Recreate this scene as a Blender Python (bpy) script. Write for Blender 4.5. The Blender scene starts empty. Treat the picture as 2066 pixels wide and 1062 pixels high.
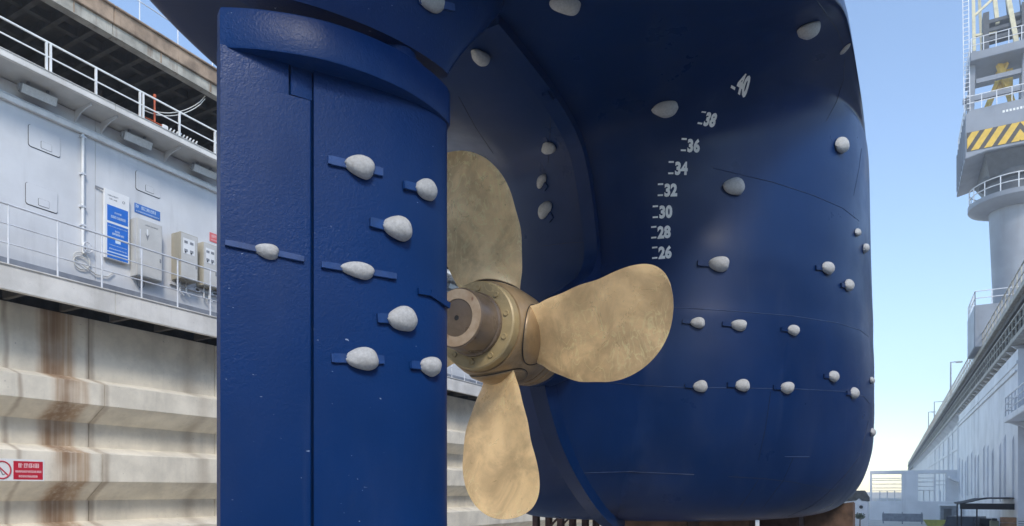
import bpy, bmesh, math, random
from mathutils import Vector, Matrix
from mathutils.bvhtree import BVHTree
R = math.radians
random.seed(7)
sc = bpy.context.scene
col = sc.collection

# ------------------------------------------------------------------ camera
CAM_Z = 1.6
FPX, W0, H0 = 1377.0, 2066.0, 1062.0
YAW = math.atan(767.0 / FPX)
cd = bpy.data.cameras.new('camera')
cd.sensor_width = 36.0
cd.lens = FPX / W0 * 36.0
cd.shift_y = 459.0 / W0
cd.clip_start = 0.05
cd.clip_end = 3000.0
cam = bpy.data.objects.new('camera', cd)
cam.location = (0, 0, CAM_Z)
cam.rotation_euler = (R(90), 0, YAW)
col.objects.link(cam)
sc.camera = cam

# ------------------------------------------------------------------ world, sun, exposure
SUN_EL, SUN_AZ = 41.0, 134.0            # azimuth clockwise from +Y (the ship's heading)
wd = bpy.data.worlds.new('World')
sc.world = wd
wd.use_nodes = True
nt = wd.node_tree
nt.nodes.clear()
sky = nt.nodes.new('ShaderNodeTexSky')
sky.sky_type = 'NISHITA'
sky.sun_disc = False
sky.sun_elevation = R(SUN_EL)
sky.sun_rotation = R(SUN_AZ)
sky.air_density = 1.0
sky.dust_density = 0.25
sky.ozone_density = 1.3
bg = nt.nodes.new('ShaderNodeBackground')
bg.inputs['Strength'].default_value = 0.15
wo = nt.nodes.new('ShaderNodeOutputWorld')
nt.links.new(sky.outputs[0], bg.inputs[0])
nt.links.new(bg.outputs[0], wo.inputs[0])
sl = bpy.data.lights.new('sun', 'SUN')
sl.energy = 1.4
sl.angle = R(14)
sl.color = (1.0, 0.93, 0.82)
so = bpy.data.objects.new('sun', sl)
d = Vector((math.sin(R(SUN_AZ)) * math.cos(R(SUN_EL)), math.cos(R(SUN_AZ)) * math.cos(R(SUN_EL)), math.sin(R(SUN_EL))))
so.rotation_euler = d.to_track_quat('Z', 'Y').to_euler()
so.location = (20, 40, 60)
col.objects.link(so)
vs = sc.view_settings
vs.view_transform = 'Standard'
vs.look = 'None'
vs.gamma = 1.0
vs.exposure = 1.0
sc.cycles.max_bounces = 6

# ------------------------------------------------------------------ helpers
OFF = {}
def off(o):
    return OFF.get(o.name, Vector((0, 0, 0))) if o else Vector((0, 0, 0))

def tag(o, label=None, cat=None, group=None, kind=None):
    if label: o['label'] = label
    if cat: o['category'] = cat
    if group: o['group'] = group
    if kind: o['kind'] = kind
    return o

def thing(name, label, cat, loc=(0, 0, 0), group=None):
    o = bpy.data.objects.new(name, None)
    o.empty_display_size = 0.2
    o.location = loc
    col.objects.link(o)
    OFF[o.name] = Vector(loc)
    return tag(o, label, cat, group)

class MB:
    def __init__(s):
        s.v = []; s.f = []
    def add(s, vs, fs):
        n = len(s.v)
        s.v += [tuple(p) for p in vs]
        s.f += [tuple(i + n for i in f) for f in fs]
        return s
    def box(s, x0, x1, y0, y1, z0, z1):
        return s.add([(x0,y0,z0),(x1,y0,z0),(x1,y1,z0),(x0,y1,z0),(x0,y0,z1),(x1,y0,z1),(x1,y1,z1),(x0,y1,z1)],
                     [(3,2,1,0),(4,5,6,7),(0,1,5,4),(1,2,6,5),(2,3,7,6),(3,0,4,7)])
    def bar(s, a, b, w, h=None, up=(0, 0, 1)):
        h = h or w
        a = Vector(a); b = Vector(b); d = (b - a).normalized()
        u = Vector(up)
        if abs(d.dot(u)) > .99: u = Vector((0, 1, 0))
        r = d.cross(u).normalized(); u = r.cross(d)
        c = [r*(-w/2)+u*(-h/2), r*(w/2)+u*(-h/2), r*(w/2)+u*(h/2), r*(-w/2)+u*(h/2)]
        return s.add([a+p for p in c] + [b+p for p in c], [(3,2,1,0),(4,5,6,7),(0,1,5,4),(1,2,6,5),(2,3,7,6),(3,0,4,7)])
    def tube(s, pts, r, n=8, cap=True):
        pts = [Vector(p) for p in pts]
        vs = []; fs = []
        prev = None
        for i, p in enumerate(pts):
            if i == 0: d = pts[1] - p
            elif i == len(pts) - 1: d = p - pts[-2]
            else: d = pts[i+1] - pts[i-1]
            d.normalize()
            u = prev if prev is not None else (Vector((0,0,1)) if abs(d.z) < .9 else Vector((0,1,0)))
            rr = d.cross(u)
            if rr.length < 1e-6: rr = d.orthogonal()
            rr.normalize(); u = rr.cross(d); prev = u
            ra = r[i] if isinstance(r, (list, tuple)) else r
            for k in range(n):
                an = 2*math.pi*k/n
                vs.append(p + rr*math.cos(an)*ra + u*math.sin(an)*ra)
        for i in range(len(pts)-1):
            for k in range(n):
                a = i*n+k; b = i*n+(k+1) % n
                fs.append((a, b, b+n, a+n))
        if cap:
            fs.append(tuple(range(n-1, -1, -1)))
            fs.append(tuple(range((len(pts)-1)*n, len(pts)*n)))
        return s.add(vs, fs)
    def prism(s, poly, axis, a, b):
        # poly: list of 2-D points; extruded along axis ('x','y','z') from a to b
        def P(p, t):
            if axis == 'y': return (p[0], t, p[1])
            if axis == 'x': return (t, p[0], p[1])
            return (p[0], p[1], t)
        n = len(poly)
        return s.add([P(p, a) for p in poly] + [P(p, b) for p in poly],
                     [tuple(range(n)), tuple(range(2*n-1, n-1, -1))] + [(i, i+n, (i+1) % n + n, (i+1) % n) for i in range(n)])
    def lathe_y(s, prof, cx, cz, n=48, cap=True):
        vs = []; fs = []
        for (y, r) in prof:
            for k in range(n):
                an = 2*math.pi*k/n
                vs.append((cx + r*math.cos(an), y, cz + r*math.sin(an)))
        for i in range(len(prof)-1):
            for k in range(n):
                a = i*n+k; b = i*n+(k+1) % n
                fs.append((a, a+n, b+n, b))
        if cap:
            fs.append(tuple(range(n)))
            fs.append(tuple(range(len(prof)*n-1, (len(prof)-1)*n-1, -1)))
        return s.add(vs, fs)
    def mesh(s, name, mat, smooth=30, fix=True, bevel=0, o=Vector((0, 0, 0))):
        m = bpy.data.meshes.new(name)
        m.from_pydata([tuple(Vector(p) - o) for p in s.v], [], s.f)
        if fix or bevel:
            bm = bmesh.new(); bm.from_mesh(m)
            if fix: bmesh.ops.recalc_face_normals(bm, faces=bm.faces)
            if bevel:
                es = [e for e in bm.edges if len(e.link_faces) == 2 and e.calc_face_angle(0) > R(40)]
                bmesh.ops.bevel(bm, geom=es, offset=bevel, segments=2, affect='EDGES', clamp_overlap=True)
            bm.to_mesh(m); bm.free()
        if mat: m.materials.append(mat)
        if smooth:
            m.polygons.foreach_set('use_smooth', [True]*len(m.polygons))
            m.set_sharp_from_angle(angle=R(smooth))
        return m
    def build(s, name, mat, parent=None, smooth=30, fix=True, bevel=0, **k):
        m = s.mesh(name, mat, smooth, fix, bevel, off(parent))
        o = bpy.data.objects.new(name, m)
        col.objects.link(o)
        if parent:
            o.parent = parent
            OFF[o.name] = off(parent)
        return tag(o, **k) if k else o

def inst(name, mesh, parent, loc, rot=(0, 0, 0), scale=(1, 1, 1)):
    o = bpy.data.objects.new(name, mesh)
    col.objects.link(o)
    o.location = Vector(loc) - off(parent)
    o.rotation_euler = rot
    o.scale = scale
    if parent: o.parent = parent
    return o

def lerp_table(tab, t):
    # smooth (Catmull-Rom) interpolation of a table of tuples, t in 0..len-1
    i = min(int(t), len(tab)-2); f = t - i
    p1 = tab[i]; p2 = tab[i+1]
    p0 = tab[i-1] if i > 0 else tuple(2*a-b for a, b in zip(p1, p2))
    p3 = tab[i+2] if i+2 < len(tab) else tuple(2*b-a for a, b in zip(p1, p2))
    return tuple(.5*((2*b) + (c-a)*f + (2*a-5*b+4*c-d)*f*f + (-a+3*b-3*c+d)*f**3) for a, b, c, d in zip(p0, p1, p2, p3))

# ------------------------------------------------------------------ materials
class NT:
    def __init__(s, name):
        s.m = bpy.data.materials.new(name); s.m.use_nodes = True
        s.t = s.m.node_tree
        s.b = s.t.nodes['Principled BSDF']
        s.geo = None
    def n(s, typ, **kw):
        nd = s.t.nodes.new(typ)
        for k, v in kw.items(): setattr(nd, k, v)
        return nd
    def L(s, a, b): s.t.links.new(a, b)
    def pos(s, scale=(1, 1, 1)):
        if s.geo is None: s.geo = s.n('ShaderNodeNewGeometry')
        mp = s.n('ShaderNodeMapping')
        mp.inputs['Scale'].default_value = scale
        s.L(s.geo.outputs['Position'], mp.inputs['Vector'])
        return mp.outputs[0]
    def noise(s, scale, detail=4, rough=.55, stretch=(1, 1, 1), dist=0):
        nd = s.n('ShaderNodeTexNoise')
        nd.inputs['Scale'].default_value = scale
        nd.inputs['Detail'].default_value = detail
        nd.inputs['Roughness'].default_value = rough
        nd.inputs['Distortion'].default_value = dist
        s.L(s.pos(stretch), nd.inputs['Vector'])
        return nd.outputs['Fac']
    def ramp(s, fac, a, b, lo=0., hi=1.):
        nd = s.n('ShaderNodeMapRange', interpolation_type='SMOOTHSTEP')
        nd.inputs['From Min'].default_value = a; nd.inputs['From Max'].default_value = b
        nd.inputs['To Min'].default_value = lo; nd.inputs['To Max'].default_value = hi
        s.L(fac, nd.inputs['Value'])
        return nd.outputs[0]
    def math(s, op, a, b=None):
        nd = s.n('ShaderNodeMath', operation=op)
        for i, q in enumerate((a, b)):
            if q is None: continue
            if isinstance(q, (int, float)): nd.inputs[i].default_value = q
            else: s.L(q, nd.inputs[i])
        return nd.outputs[0]
    def mix(s, fac, a, b):
        nd = s.n('ShaderNodeMix', data_type='RGBA')
        for sock, q in ((nd.inputs[0], fac), (nd.inputs[6], a), (nd.inputs[7], b)):
            if isinstance(q, (int, float)): sock.default_value = q
            elif isinstance(q, tuple): sock.default_value = (*q, 1) if len(q) == 3 else q
            else: s.L(q, sock)
        return nd.outputs[2]
    def set(s, color=None, rough=None, metal=None, coat=None, spec=None, normal=None):
        for k, q in (('Base Color', color), ('Roughness', rough), ('Metallic', metal), ('Coat Weight', coat), ('Specular IOR Level', spec), ('Normal', normal)):
            if q is None: continue
            if isinstance(q, (int, float)): s.b.inputs[k].default_value = q
            elif isinstance(q, tuple): s.b.inputs[k].default_value = (*q, 1)
            else: s.L(q, s.b.inputs[k])
        return s.m
    def bump(s, h, strength=.3, dist=.01, prev=None):
        nd = s.n('ShaderNodeBump')
        nd.inputs['Strength'].default_value = strength
        nd.inputs['Distance'].default_value = dist
        s.L(h, nd.inputs['Height'])
        if prev is not None: s.L(prev, nd.inputs['Normal'])
        return nd.outputs[0]
    def xyz(s):
        if s.geo is None: s.geo = s.n('ShaderNodeNewGeometry')
        sp = s.n('ShaderNodeSeparateXYZ')
        s.L(s.geo.outputs['Position'], sp.inputs[0])
        return sp.outputs

M = {}
def simple(name, c, rough=.6, metal=0., var=.12, scale=3., bump=.0, bscale=60., dirt=None, dirt_amt=.5, streak=False):
    t = NT(name)
    f = t.noise(scale, 5, .6, (1, 1, .25) if streak else (1, 1, 1))
    dark = tuple(q*(1-var*1.6) for q in c); lite = tuple(min(1, q*(1+var)) for q in c)
    cc = t.mix(t.ramp(f, .3, .7), dark, lite)
    if dirt:
        g = t.noise(scale*1.7, 6, .65, (1.6, 1.6, .16))
        cc = t.mix(t.ramp(g, .52, .75, 0, dirt_amt), cc, dirt)
    nn = t.bump(t.noise(bscale, 4), bump, .01) if bump else None
    rr = t.ramp(t.noise(scale*2.3, 4), .3, .7, max(.05, rough-.08), min(1, rough+.08))
    M[name] = t.set(cc, rr, metal, normal=nn)
    return M[name]

# glossy marine paint on the hull
def paint(name, c, peel, plate, flecks, gloss):
    t = NT(name)
    big = t.noise(.9, 4, .5)
    cc = t.mix(t.ramp(big, .3, .7), tuple(q*.88 for q in c), tuple(q*1.14 for q in c))
    chalk = t.noise(2.2, 6, .65, (1, 1, .35))
    cc = t.mix(t.ramp(chalk, .45, .85, 0, .035), cc, (.30, .32, .36))
    if flecks:
        fl = t.noise(26, 3, .5, (1, 1, 2.2), .6)
        msk = t.noise(1.3, 3)
        k = t.math('MULTIPLY', t.ramp(fl, .735, .76), t.ramp(msk, .42, .6))
        cc = t.mix(k, cc, (.30, .36, .5))
    run = t.noise(7, 5, .6, (1, 1, .05))
    cc = t.mix(t.ramp(run, .60, .80, 0, .10), cc, (.12, .14, .19))
    scf = t.noise(3.1, 6, .7, (1, 1, .6), 1.2)
    cc = t.mix(t.ramp(scf, .64, .70, 0, .10), cc, tuple(q*2.1+.004 for q in c))
    nn = t.bump(t.noise(.75, 2, .4), plate, .05)
    nn = t.bump(t.noise(70, 3, .55, (1, 1, .8), .4), peel, .004, nn)
    if flecks:
        mk = t.ramp(t.noise(.9, 2), .35, .65)
        hh = t.math('MULTIPLY', t.noise(52, 2, .5, (1, 1, 1), .8), mk)
        nn = t.bump(hh, .32, .008, nn)
    rr = t.ramp(t.noise(1.6, 5, .6), .3, .75, gloss-.06, gloss+.08)
    M[name] = t.set(cc, rr, 0, .0, .17 if flecks else .24, nn)
paint('hull_paint', (.0018, .020, .086), .05, .04, False, .33)
paint('rudder_paint', (.0018, .027, .118), .24, .04, True, .40)

t = NT('zinc')
f = t.noise(60, 5, .65)
cc = t.mix(t.ramp(f, .3, .72), (.38, .38, .375), (.51, .51, .50))
cc = t.mix(t.ramp(t.noise(9, 4), .5, .8, 0, .35), cc, (.38, .35, .30))
M['zinc'] = t.set(cc, .8, .0, normal=t.bump(t.noise(110, 4, .6), .35, .005))

def bronze(name, base, rough, marks=True):
    t = NT(name)
    f = t.noise(3.2, 6, .6, (1, 1, 1), .5)
    cc = t.mix(t.ramp(f, .32, .68), tuple(q*.66 for q in base), tuple(min(1, q*1.18) for q in base))
    if marks:
        g = t.noise(7.5, 3, .5, (1, 1, .5), 2.2)
        rid = t.math('ABSOLUTE', t.math('SUBTRACT', g, .5))
        msk = t.ramp(t.noise(1.7, 2), .42, .62)
        cc = t.mix(t.math('MULTIPLY', t.ramp(rid, .0, .035, .45, 0), msk), cc, tuple(min(1, q*1.5) for q in base))
        sp = t.noise(38, 3, .6)
        cc = t.mix(t.ramp(sp, .66, .74, 0, .4), cc, tuple(q*.45 for q in base))
    rr = t.ramp(t.noise(5, 5, .6, (1, 1, 1), .8), .3, .7, rough-.09, rough+.1)
    fine = t.noise(120, 2, .5, (1, .3, .18), .3)
    M[name] = t.set(cc, rr, t.ramp(t.noise(2.1, 3), .3, .7, .12, .35), normal=t.bump(fine, .12, .002, t.bump(t.noise(11, 4, .5, (1, 1, 1), .7), .2, .01)))
bronze('bronze', (.86, .59, .30), .34)
bronze('bronze_hub', (.34, .23, .12), .36)
bronze('bronze_dark', (.17, .125, .088), .33)
bronze('bronze_flange', (.43, .33, .17), .42)
t = NT('cap_face')
f = t.noise(9, 5)
cc = t.mix(t.ramp(f, .35, .65), (.44, .31, .2), (.56, .44, .31))
cc = t.mix(t.ramp(t.noise(16, 3, .5, (1, 1, .5)), .66, .74, 0, .7), cc, (.2, .06, .03))
M['cap_face'] = t.set(cc, .5, .3)
t = NT('cap_rust')
cc = t.mix(t.ramp(t.noise(9, 5), .35, .65), (.32, .19, .15), (.45, .30, .25))
M['cap_rust'] = t.set(cc, .7, .1)
simple('black', (.012, .012, .012), .6)
simple('white_marks', (.95, .93, .87), .55, var=.06, scale=9)
simple('seam_light', (.03, .055, .13), .4, var=.3, scale=6)
simple('seam_dark', (.004, .010, .034), .5)

# concrete of the dock's lower wall, with long rust runs
def concrete(name, c, stain):
    t = NT(name)
    f = t.noise(1.3, 6, .62)
    cc = t.mix(t.ramp(f, .3, .7), tuple(q*.82 for q in c), tuple(q*1.1 for q in c))
    st = t.noise(2.4, 6, .65, (1.5, 1.5, .12))
    cc = t.mix(t.ramp(st, .5, .8, 0, .28), cc, (.34, .31, .26))
    cc = t.mix(t.ramp(t.noise(19, 4, .6), .68, .76, 0, .7), cc, (.09, .075, .06))
    if stain:
        x, y, z = t.xyz()
        wob = t.math('MULTIPLY', t.math('SUBTRACT', t.noise(2.1, 4, .5, (1, 1, .35)), .5), .22)
        yy = t.math('ADD', y, wob)
        for (y0, y1, soft, amt, cr) in ((7.60, 8.30, .10, .80, (.37, .215, .10)), (7.70, 8.02, .10, .62, (.20, .105, .05)), (8.55, 8.72, .05, .5, (.2, .12, .06)), (6.95, 7.04, .04, .5, (.18, .1, .05)), (10.9, 11.2, .15, .3, (.25, .17, .1))):
            a = t.ramp(yy, y0-soft, y0+soft); b = t.ramp(yy, y1-soft, y1+soft, 1, 0)
            k = t.math('MULTIPLY', a, b)
            k = t.math('MULTIPLY', k, t.ramp(t.noise(4, 4, .6, (2.5, 2.5, .06)), .25, .60, .35, amt))
            k = t.math('MULTIPLY', k, t.ramp(t.noise(1.1, 3), .25, .6, .55, 1))
            cc = t.mix(k, cc, cr)
    M[name] = t.set(cc, .88, 0, normal=t.bump(t.noise(14, 6, .6), .25, .015))
concrete('concrete', (.80, .735, .61), True)
concrete('concrete_plain', (.72, .695, .65), False)
simple('steel_grey', (.66, .67, .685), .55, var=.06, scale=.8, bump=.06, bscale=4, dirt=(.34, .34, .34), dirt_amt=.3)
simple('steel_right', (.80, .81, .83), .6, var=.08, scale=.35, bump=.05, bscale=2, dirt=(.40, .42, .45), dirt_amt=.6)
simple('dark_strip', (.27, .29, .33), .7, var=.15)
simple('rail_paint', (.80, .80, .78), .45, var=.08)
simple('galvanised', (.72, .73, .75), .45, .2, var=.1)
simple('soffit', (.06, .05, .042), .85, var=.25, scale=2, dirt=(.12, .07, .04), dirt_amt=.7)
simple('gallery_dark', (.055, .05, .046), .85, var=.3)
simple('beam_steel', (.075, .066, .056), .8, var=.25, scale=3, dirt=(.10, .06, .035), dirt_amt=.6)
simple('edge_beam', (.40, .38, .33), .7, var=.2, scale=2.5, dirt=(.16, .09, .05), dirt_amt=.8)
simple('slab_edge', (.34, .25, .18), .85, var=.25, scale=2.5, dirt=(.15, .09, .06), dirt_amt=.7)
simple('lamp_lens', (.66, .68, .67), .3, var=.05, scale=20)
simple('lamp_body', (.34, .35, .36), .5, .3)
simple('cab_grey', (.56, .55, .52), .5, var=.05)
simple('cab_beige', (.50, .46, .37), .55, var=.06)
simple('cab_open', (.40, .36, .28), .6, var=.06)
simple('sign_white', (.80, .80, .79), .4, var=.03)
simple('sign_blue', (.02, .16, .60), .4, var=.05)
simple('sign_band', (.05, .17, .50), .4, var=.05)
simple('sign_red', (.55, .02, .045), .4, var=.06)
simple('sign_pink', (.70, .16, .16), .4, var=.05)
simple('print_light', (.62, .72, .84), .5, var=.08)
simple('print_pink', (.85, .62, .62), .5, var=.06)
simple('print_grey', (.25, .26, .28), .5)
simple('hazard_dark', (.07, .06, .05), .6)
simple('hazard_yellow', (.70, .45, .05), .5, var=.08)
simple('crane_grey', (.24, .26, .30), .5, var=.08, scale=.6, dirt=(.18, .18, .19), dirt_amt=.4)
simple('crane_dark', (.08, .085, .095), .6)
simple('crane_cream', (.60, .55, .38), .55, var=.1)
simple('crane_yellow', (.66, .46, .08), .5, var=.1)
simple('trestle', (.09, .05, .042), .75, var=.3, scale=6)
simple('keel_block', (.15, .09, .06), .85, var=.3, scale=4)
simple('white_wall', (.82, .82, .83), .7, var=.06, scale=.5, dirt=(.5, .5, .5), dirt_amt=.4)
simple('tarp', (.016, .016, .02), .7)
simple('car_dark', (.015, .017, .022), .25, .0)
simple('car_glass', (.03, .035, .04), .1)
simple('tyre', (.015, .015, .015), .85)
simple('crate_wood', (.36, .19, .09), .75, var=.2, scale=4)
simple('crate_olive', (.20, .21, .13), .7)
simple('orange_pipe', (.50, .10, .035), .6, var=.2)
simple('hose_white', (.66, .65, .61), .5)
simple('roof_tile', (.10, .095, .085), .85, var=.3, scale=4)
simple('leaf_green', (.07, .10, .035), .7, var=.35, scale=4)
simple('barrier_yellow', (.45, .45, .08), .6)
t = NT('dock_floor')
cc = t.mix(t.ramp(t.noise(.22, 6, .6), .3, .7), (.54, .50, .43), (.66, .61, .53))
cc = t.mix(t.ramp(t.noise(1.1, 6, .65), .5, .75, 0, .45), cc, (.28, .235, .19))
M['dock_floor'] = t.set(cc, .85, normal=t.bump(t.noise(5, 6), .2, .02))

# ------------------------------------------------------------------ setting: the dock floor
FLOOR = -1.8
b = MB(); b.add([(-900, -300, FLOOR), (900, -300, FLOOR), (900, 1500, FLOOR), (-900, 1500, FLOOR)], [(0, 1, 2, 3)])
b.build('dock_floor', M['dock_floor'], None, 0, kind='structure')

# ------------------------------------------------------------------ the ship
CL = -2.6
YM = 9.4
# rows: y and z where the body leaves the centreline, half breadth, z on the side, two fullness exponents, y of the skeg edge
ROWS = [(9.3,1.27,.06,1.27,2.4,.42,9.3),(8.1,1.27,.9,1.27,2.4,.42,8.1),(7.1,1.27,1.6,1.28,2.3,.42,7.05),(6.80,1.34,1.98,1.38,2.2,.42,6.64),(6.55,1.62,2.24,1.64,2.1,.42,6.06),
        (6.42,2.02,2.38,2.04,2.06,.42,5.52),(6.37,2.45,2.41,2.45,2.05,.42,5.20),(6.36,2.80,2.41,2.80,2.05,.42,5.08),(6.36,3.12,2.41,3.12,2.05,.42,5.28),(6.36,3.40,2.40,3.40,2.05,.42,5.78),(6.36,3.65,2.40,3.65,2.05,.42,6.18),(6.36,3.92,2.39,3.92,2.05,.42,6.34),
        (6.27,4.27,2.38,4.27,2.44,.56,6.27),(6.1,4.67,2.37,4.67,2.67,.73,6.1),(5.85,4.92,2.36,4.97,2.80,.92,5.85),(5.35,5.06,2.35,5.22,2.66,.90,5.35),
        (4.6,5.11,2.34,5.29,2.0,.5,4.6),(3.8,5.10,2.33,5.32,2.5,.4,3.8),(3.0,5.09,2.33,5.35,3.0,.333,3.0),
        (2.3,5.06,2.32,5.36,3.2,.31,2.3),(1.8,5.08,2.31,5.48,3.2,.31,1.8),(1.5,5.3,2.28,5.75,3.2,.31,1.5),(1.35,6.0,2.18,6.5,3.2,.31,1.35),(1.25,8.0,1.95,8.0,3.2,.31,1.25),(1.2,10.8,1.8,10.8,3.2,.31,1.2)]
NT_, NR = 60, 170
VC = 14.0                                   # row index where the counter starts
def sstep(x): x = max(0., min(1., x)); return x*x*(3-2*x)
def hull_row(v):
    yB, zP, B, zM, p, q, yP = lerp_table(ROWS, v)
    yP = min(yP, yB)
    L = YM - yB; ext = yB - yP
    pts = []
    for j in range(NT_+1):
        e = j/NT_
        y = yB + L*min(1., .35*e**1.4 + .65*e**3.0) - ext*(1-e)**6
        t_ = max(0., (YM-y)/L)
        X = B*max(0., 1 - t_**p)**q if t_ < 1 else 0.
        if ext > .005:                      # thin skeg faired into the body
            f_ = (y-yP)/max(ext, .05)
            fin = (.05*min(1, ext/.25) + min(.5, .34*ext)*min(f_, 1.4)**1.8)*(1 if f_ < 1.2 else max(0, 1-(f_-1.2)/1.5))
            e_ = .30*min(1, ext/.8)*min(1, f_*1.5)
            X = max(0., .5*(X + fin + math.sqrt((X-fin)**2 + e_*e_)) - (.5*e_ if j == 0 else 0))
            if j == 0: X = 0.
            X = min(X, B)
        th = math.atan2(X, max(1e-6, YM-y))
        f = math.sin(th)**2.2
        w = sstep((v-VC)/3) * sstep((5.3-y)/1.5)
        X *= 1 + .15*w                     # the counter is widest over the rudder
        lift = sstep((y-5.0)/1.5)*(.11*min(1, X/1.2) + .22*max(0, X-.95))*sstep((v-VC+1.5)/2)*sstep((len(ROWS)-2-v)/3)
        pts.append((X, y, zP + (zM-zP)*f + lift))
    X, y, z = pts[-1]
    for q_ in (10.5, 12, 14, 16.5, 19, 22, 25, 27, 28.5):
        k = 1 - .0185*(q_-YM) - max(0, (q_-22)/6.6)**2*.8
        pts.append((max(0.001, X*k), q_, z))
    return pts
hv, hf = [], []
rows = [hull_row(i/(NR-1)*(len(ROWS)-1)) for i in range(NR)]
nc = len(rows[0])
for side in (1, -1):
    base = len(hv)
    for r_ in rows:
        for (x, y, z) in r_: hv.append((CL + side*x, y, z))
    for i in range(NR-1):
        for j in range(nc-1):
            q = (base+i*nc+j, base+i*nc+j+1, base+(i+1)*nc+j+1, base+(i+1)*nc+j)
            hf.append(q if side == 1 else q[::-1])
# deck
top0 = (NR-1)*nc
for j in range(nc-1):
    a = top0+j; b2 = NR*nc + top0 + j
    hf.append((a, a+1, b2+1, b2))
ship = thing('ship', 'dark blue ship stern with white draught marks, rising over the bronze propeller', 'ship', (CL, 6.8, 1.27))
hm = MB(); hm.add(hv, hf)
hull = hm.mesh('hull', M['hull_paint'], 50, False, 0, Vector((CL, 6.8, 1.27)))
bmh = bmesh.new(); bmh.from_mesh(hull)
bmesh.ops.remove_doubles(bmh, verts=bmh.verts, dist=.0008)
bmesh.ops.recalc_face_normals(bmh, faces=bmh.faces)
bmh.to_mesh(hull); bmh.free()
hull.polygons.foreach_set('use_smooth', [True]*len(hull.polygons)); hull.set_sharp_from_angle(angle=R(50))
hull_o = bpy.data.objects.new('hull', hull); col.objects.link(hull_o); hull_o.parent = ship
BVH = BVHTree.FromPolygons([Vector(p) for p in hv], hf)

def sight(px, py):
    # the direction in which the photograph shows a point
    u = (px-W0/2)/FPX; w = (990-py)/FPX
    s_, c_ = math.sin(YAW), math.cos(YAW)
    return Vector((c_*u - s_, s_*u + c_, w)).normalized()
EYE = Vector((0, 0, CAM_Z))
def hit(px, py, tree=None):
    p, n, i, d_ = (tree or BVH).ray_cast(EYE, sight(px, py))
    if p is None: return None
    if n.dot(sight(px, py)) > 0: n = -n
    return p, n, (p-EYE).dot(Vector((-math.sin(YAW), math.cos(YAW), 0)))

# stern bar along the edge of the aperture
prof = [rows[i][0] for i in range(NR) if 1.262 < rows[i][0][2] and rows[i][0][1] > 4.25 and rows[i][0][1] < 7.1]
pr = [Vector((CL, p[1], p[2])) for p in prof]
vs_, fs_ = [], []
for i, p in enumerate(pr):
    tg = (pr[min(i+1, len(pr)-1)] - pr[max(i-1, 0)]).normalized()
    nn = Vector((0, -tg.z, tg.y))
    for (sx, dn) in ((-.07, -.2), (-.07, .08), (.07, .08), (.07, -.2)):
        vs_.append(p + Vector((sx, 0, 0)) + nn*dn)
for i in range(len(pr)-1):
    for k in range(4):
        a = i*4+k; c = i*4+(k+1) % 4
        fs_.append((a, c, c+4, a+4))
fs_.append((3, 2, 1, 0)); n4 = (len(pr)-1)*4; fs_.append((n4, n4+1, n4+2, n4+3))
b = MB(); b.add(vs_, fs_); b.build('stern_bar', M['hull_paint'], ship, 35)
# shaft boss where the skeg ends
b = MB(); b.lathe_y([(5.0, .29), (5.03, .315), (5.2, .31), (5.6, .2), (6.0, .05)], CL, 2.78, 48)
b.build('shaft_boss', M['hull_paint'], ship, 40)

# ---------- rudder geometry (turned to port of the centreline)
RA = R(26); RY = 3.24
ax = Vector((-math.sin(RA), -math.cos(RA), 0)); an = Vector((math.cos(RA), -math.sin(RA), 0))
def rud(t_, h_, z_, ang=None):
    if ang is None: a1, a2 = ax, an
    else:
        a1 = Vector((-math.sin(ang), -math.cos(ang), 0)); a2 = Vector((math.cos(ang), -math.sin(ang), 0))
    p = Vector((CL, RY, 0)) + a1*t_ + a2*h_
    return (p.x, p.y, z_)
def smooth_prof(ctrl, n):
    out = []
    for i in range(n+1):
        out.append(lerp_table(ctrl, i/n*(len(ctrl)-1)))
    return out
def closed(half):
    # half: list of (t,h) from nose to tail -> closed loop
    up = [(t_, h_) for t_, h_ in half]
    dn = [(t_, -h_) for t_, h_ in reversed(half) if h_ > 1e-6]
    return up + dn
def loft(b, rings):
    n = len(rings[0]); vs = [p for r_ in rings for p in r_]; fs = []
    for i in range(len(rings)-1):
        for k in range(n):
            a = i*n+k; c = i*n+(k+1) % n
            fs.append((a, c, c+n, a+n))
    fs.append(tuple(range(n-1, -1, -1))); fs.append(tuple(range((len(rings)-1)*n, len(rings)*n)))
    return b.add(vs, fs)

# rudder trunk: the fairing that hangs from the counter above the rudder
PLAN = smooth_prof([(-.36,0),(-.345,.045),(-.29,.095),(-.16,.165),(0,.222),(.15,.25),(.32,.258),(.5,.242),(.66,.20),(.82,.135),(.93,.075),(1.0,.03)], 44)
rings = []
for i in range(15):
    q = i/14; z_ = 4.205 + q*1.15
    e = q*q*(3-2*q)*.35 + q*.65
    ang = RA*(1-e)
    nose = -.35 - .88*e; tail = .97 + .45*e; half = .155 + .20*e
    ring = []
    for (t_, h_) in closed(PLAN):
        tt = nose + (t_+.36)/1.36*(tail-nose)
        ring.append(rud(tt, h_/.258*half, z_, ang))
    rings.append(ring)
b = MB(); loft(b, rings)
trunk_v, trunk_f = list(b.v), list(b.f)
trunk = b.build('rudder_trunk', M['rudder_paint'], ship, 40)
TB = BVHTree.FromPolygons([Vector(p) for p in trunk_v], trunk_f)

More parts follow.
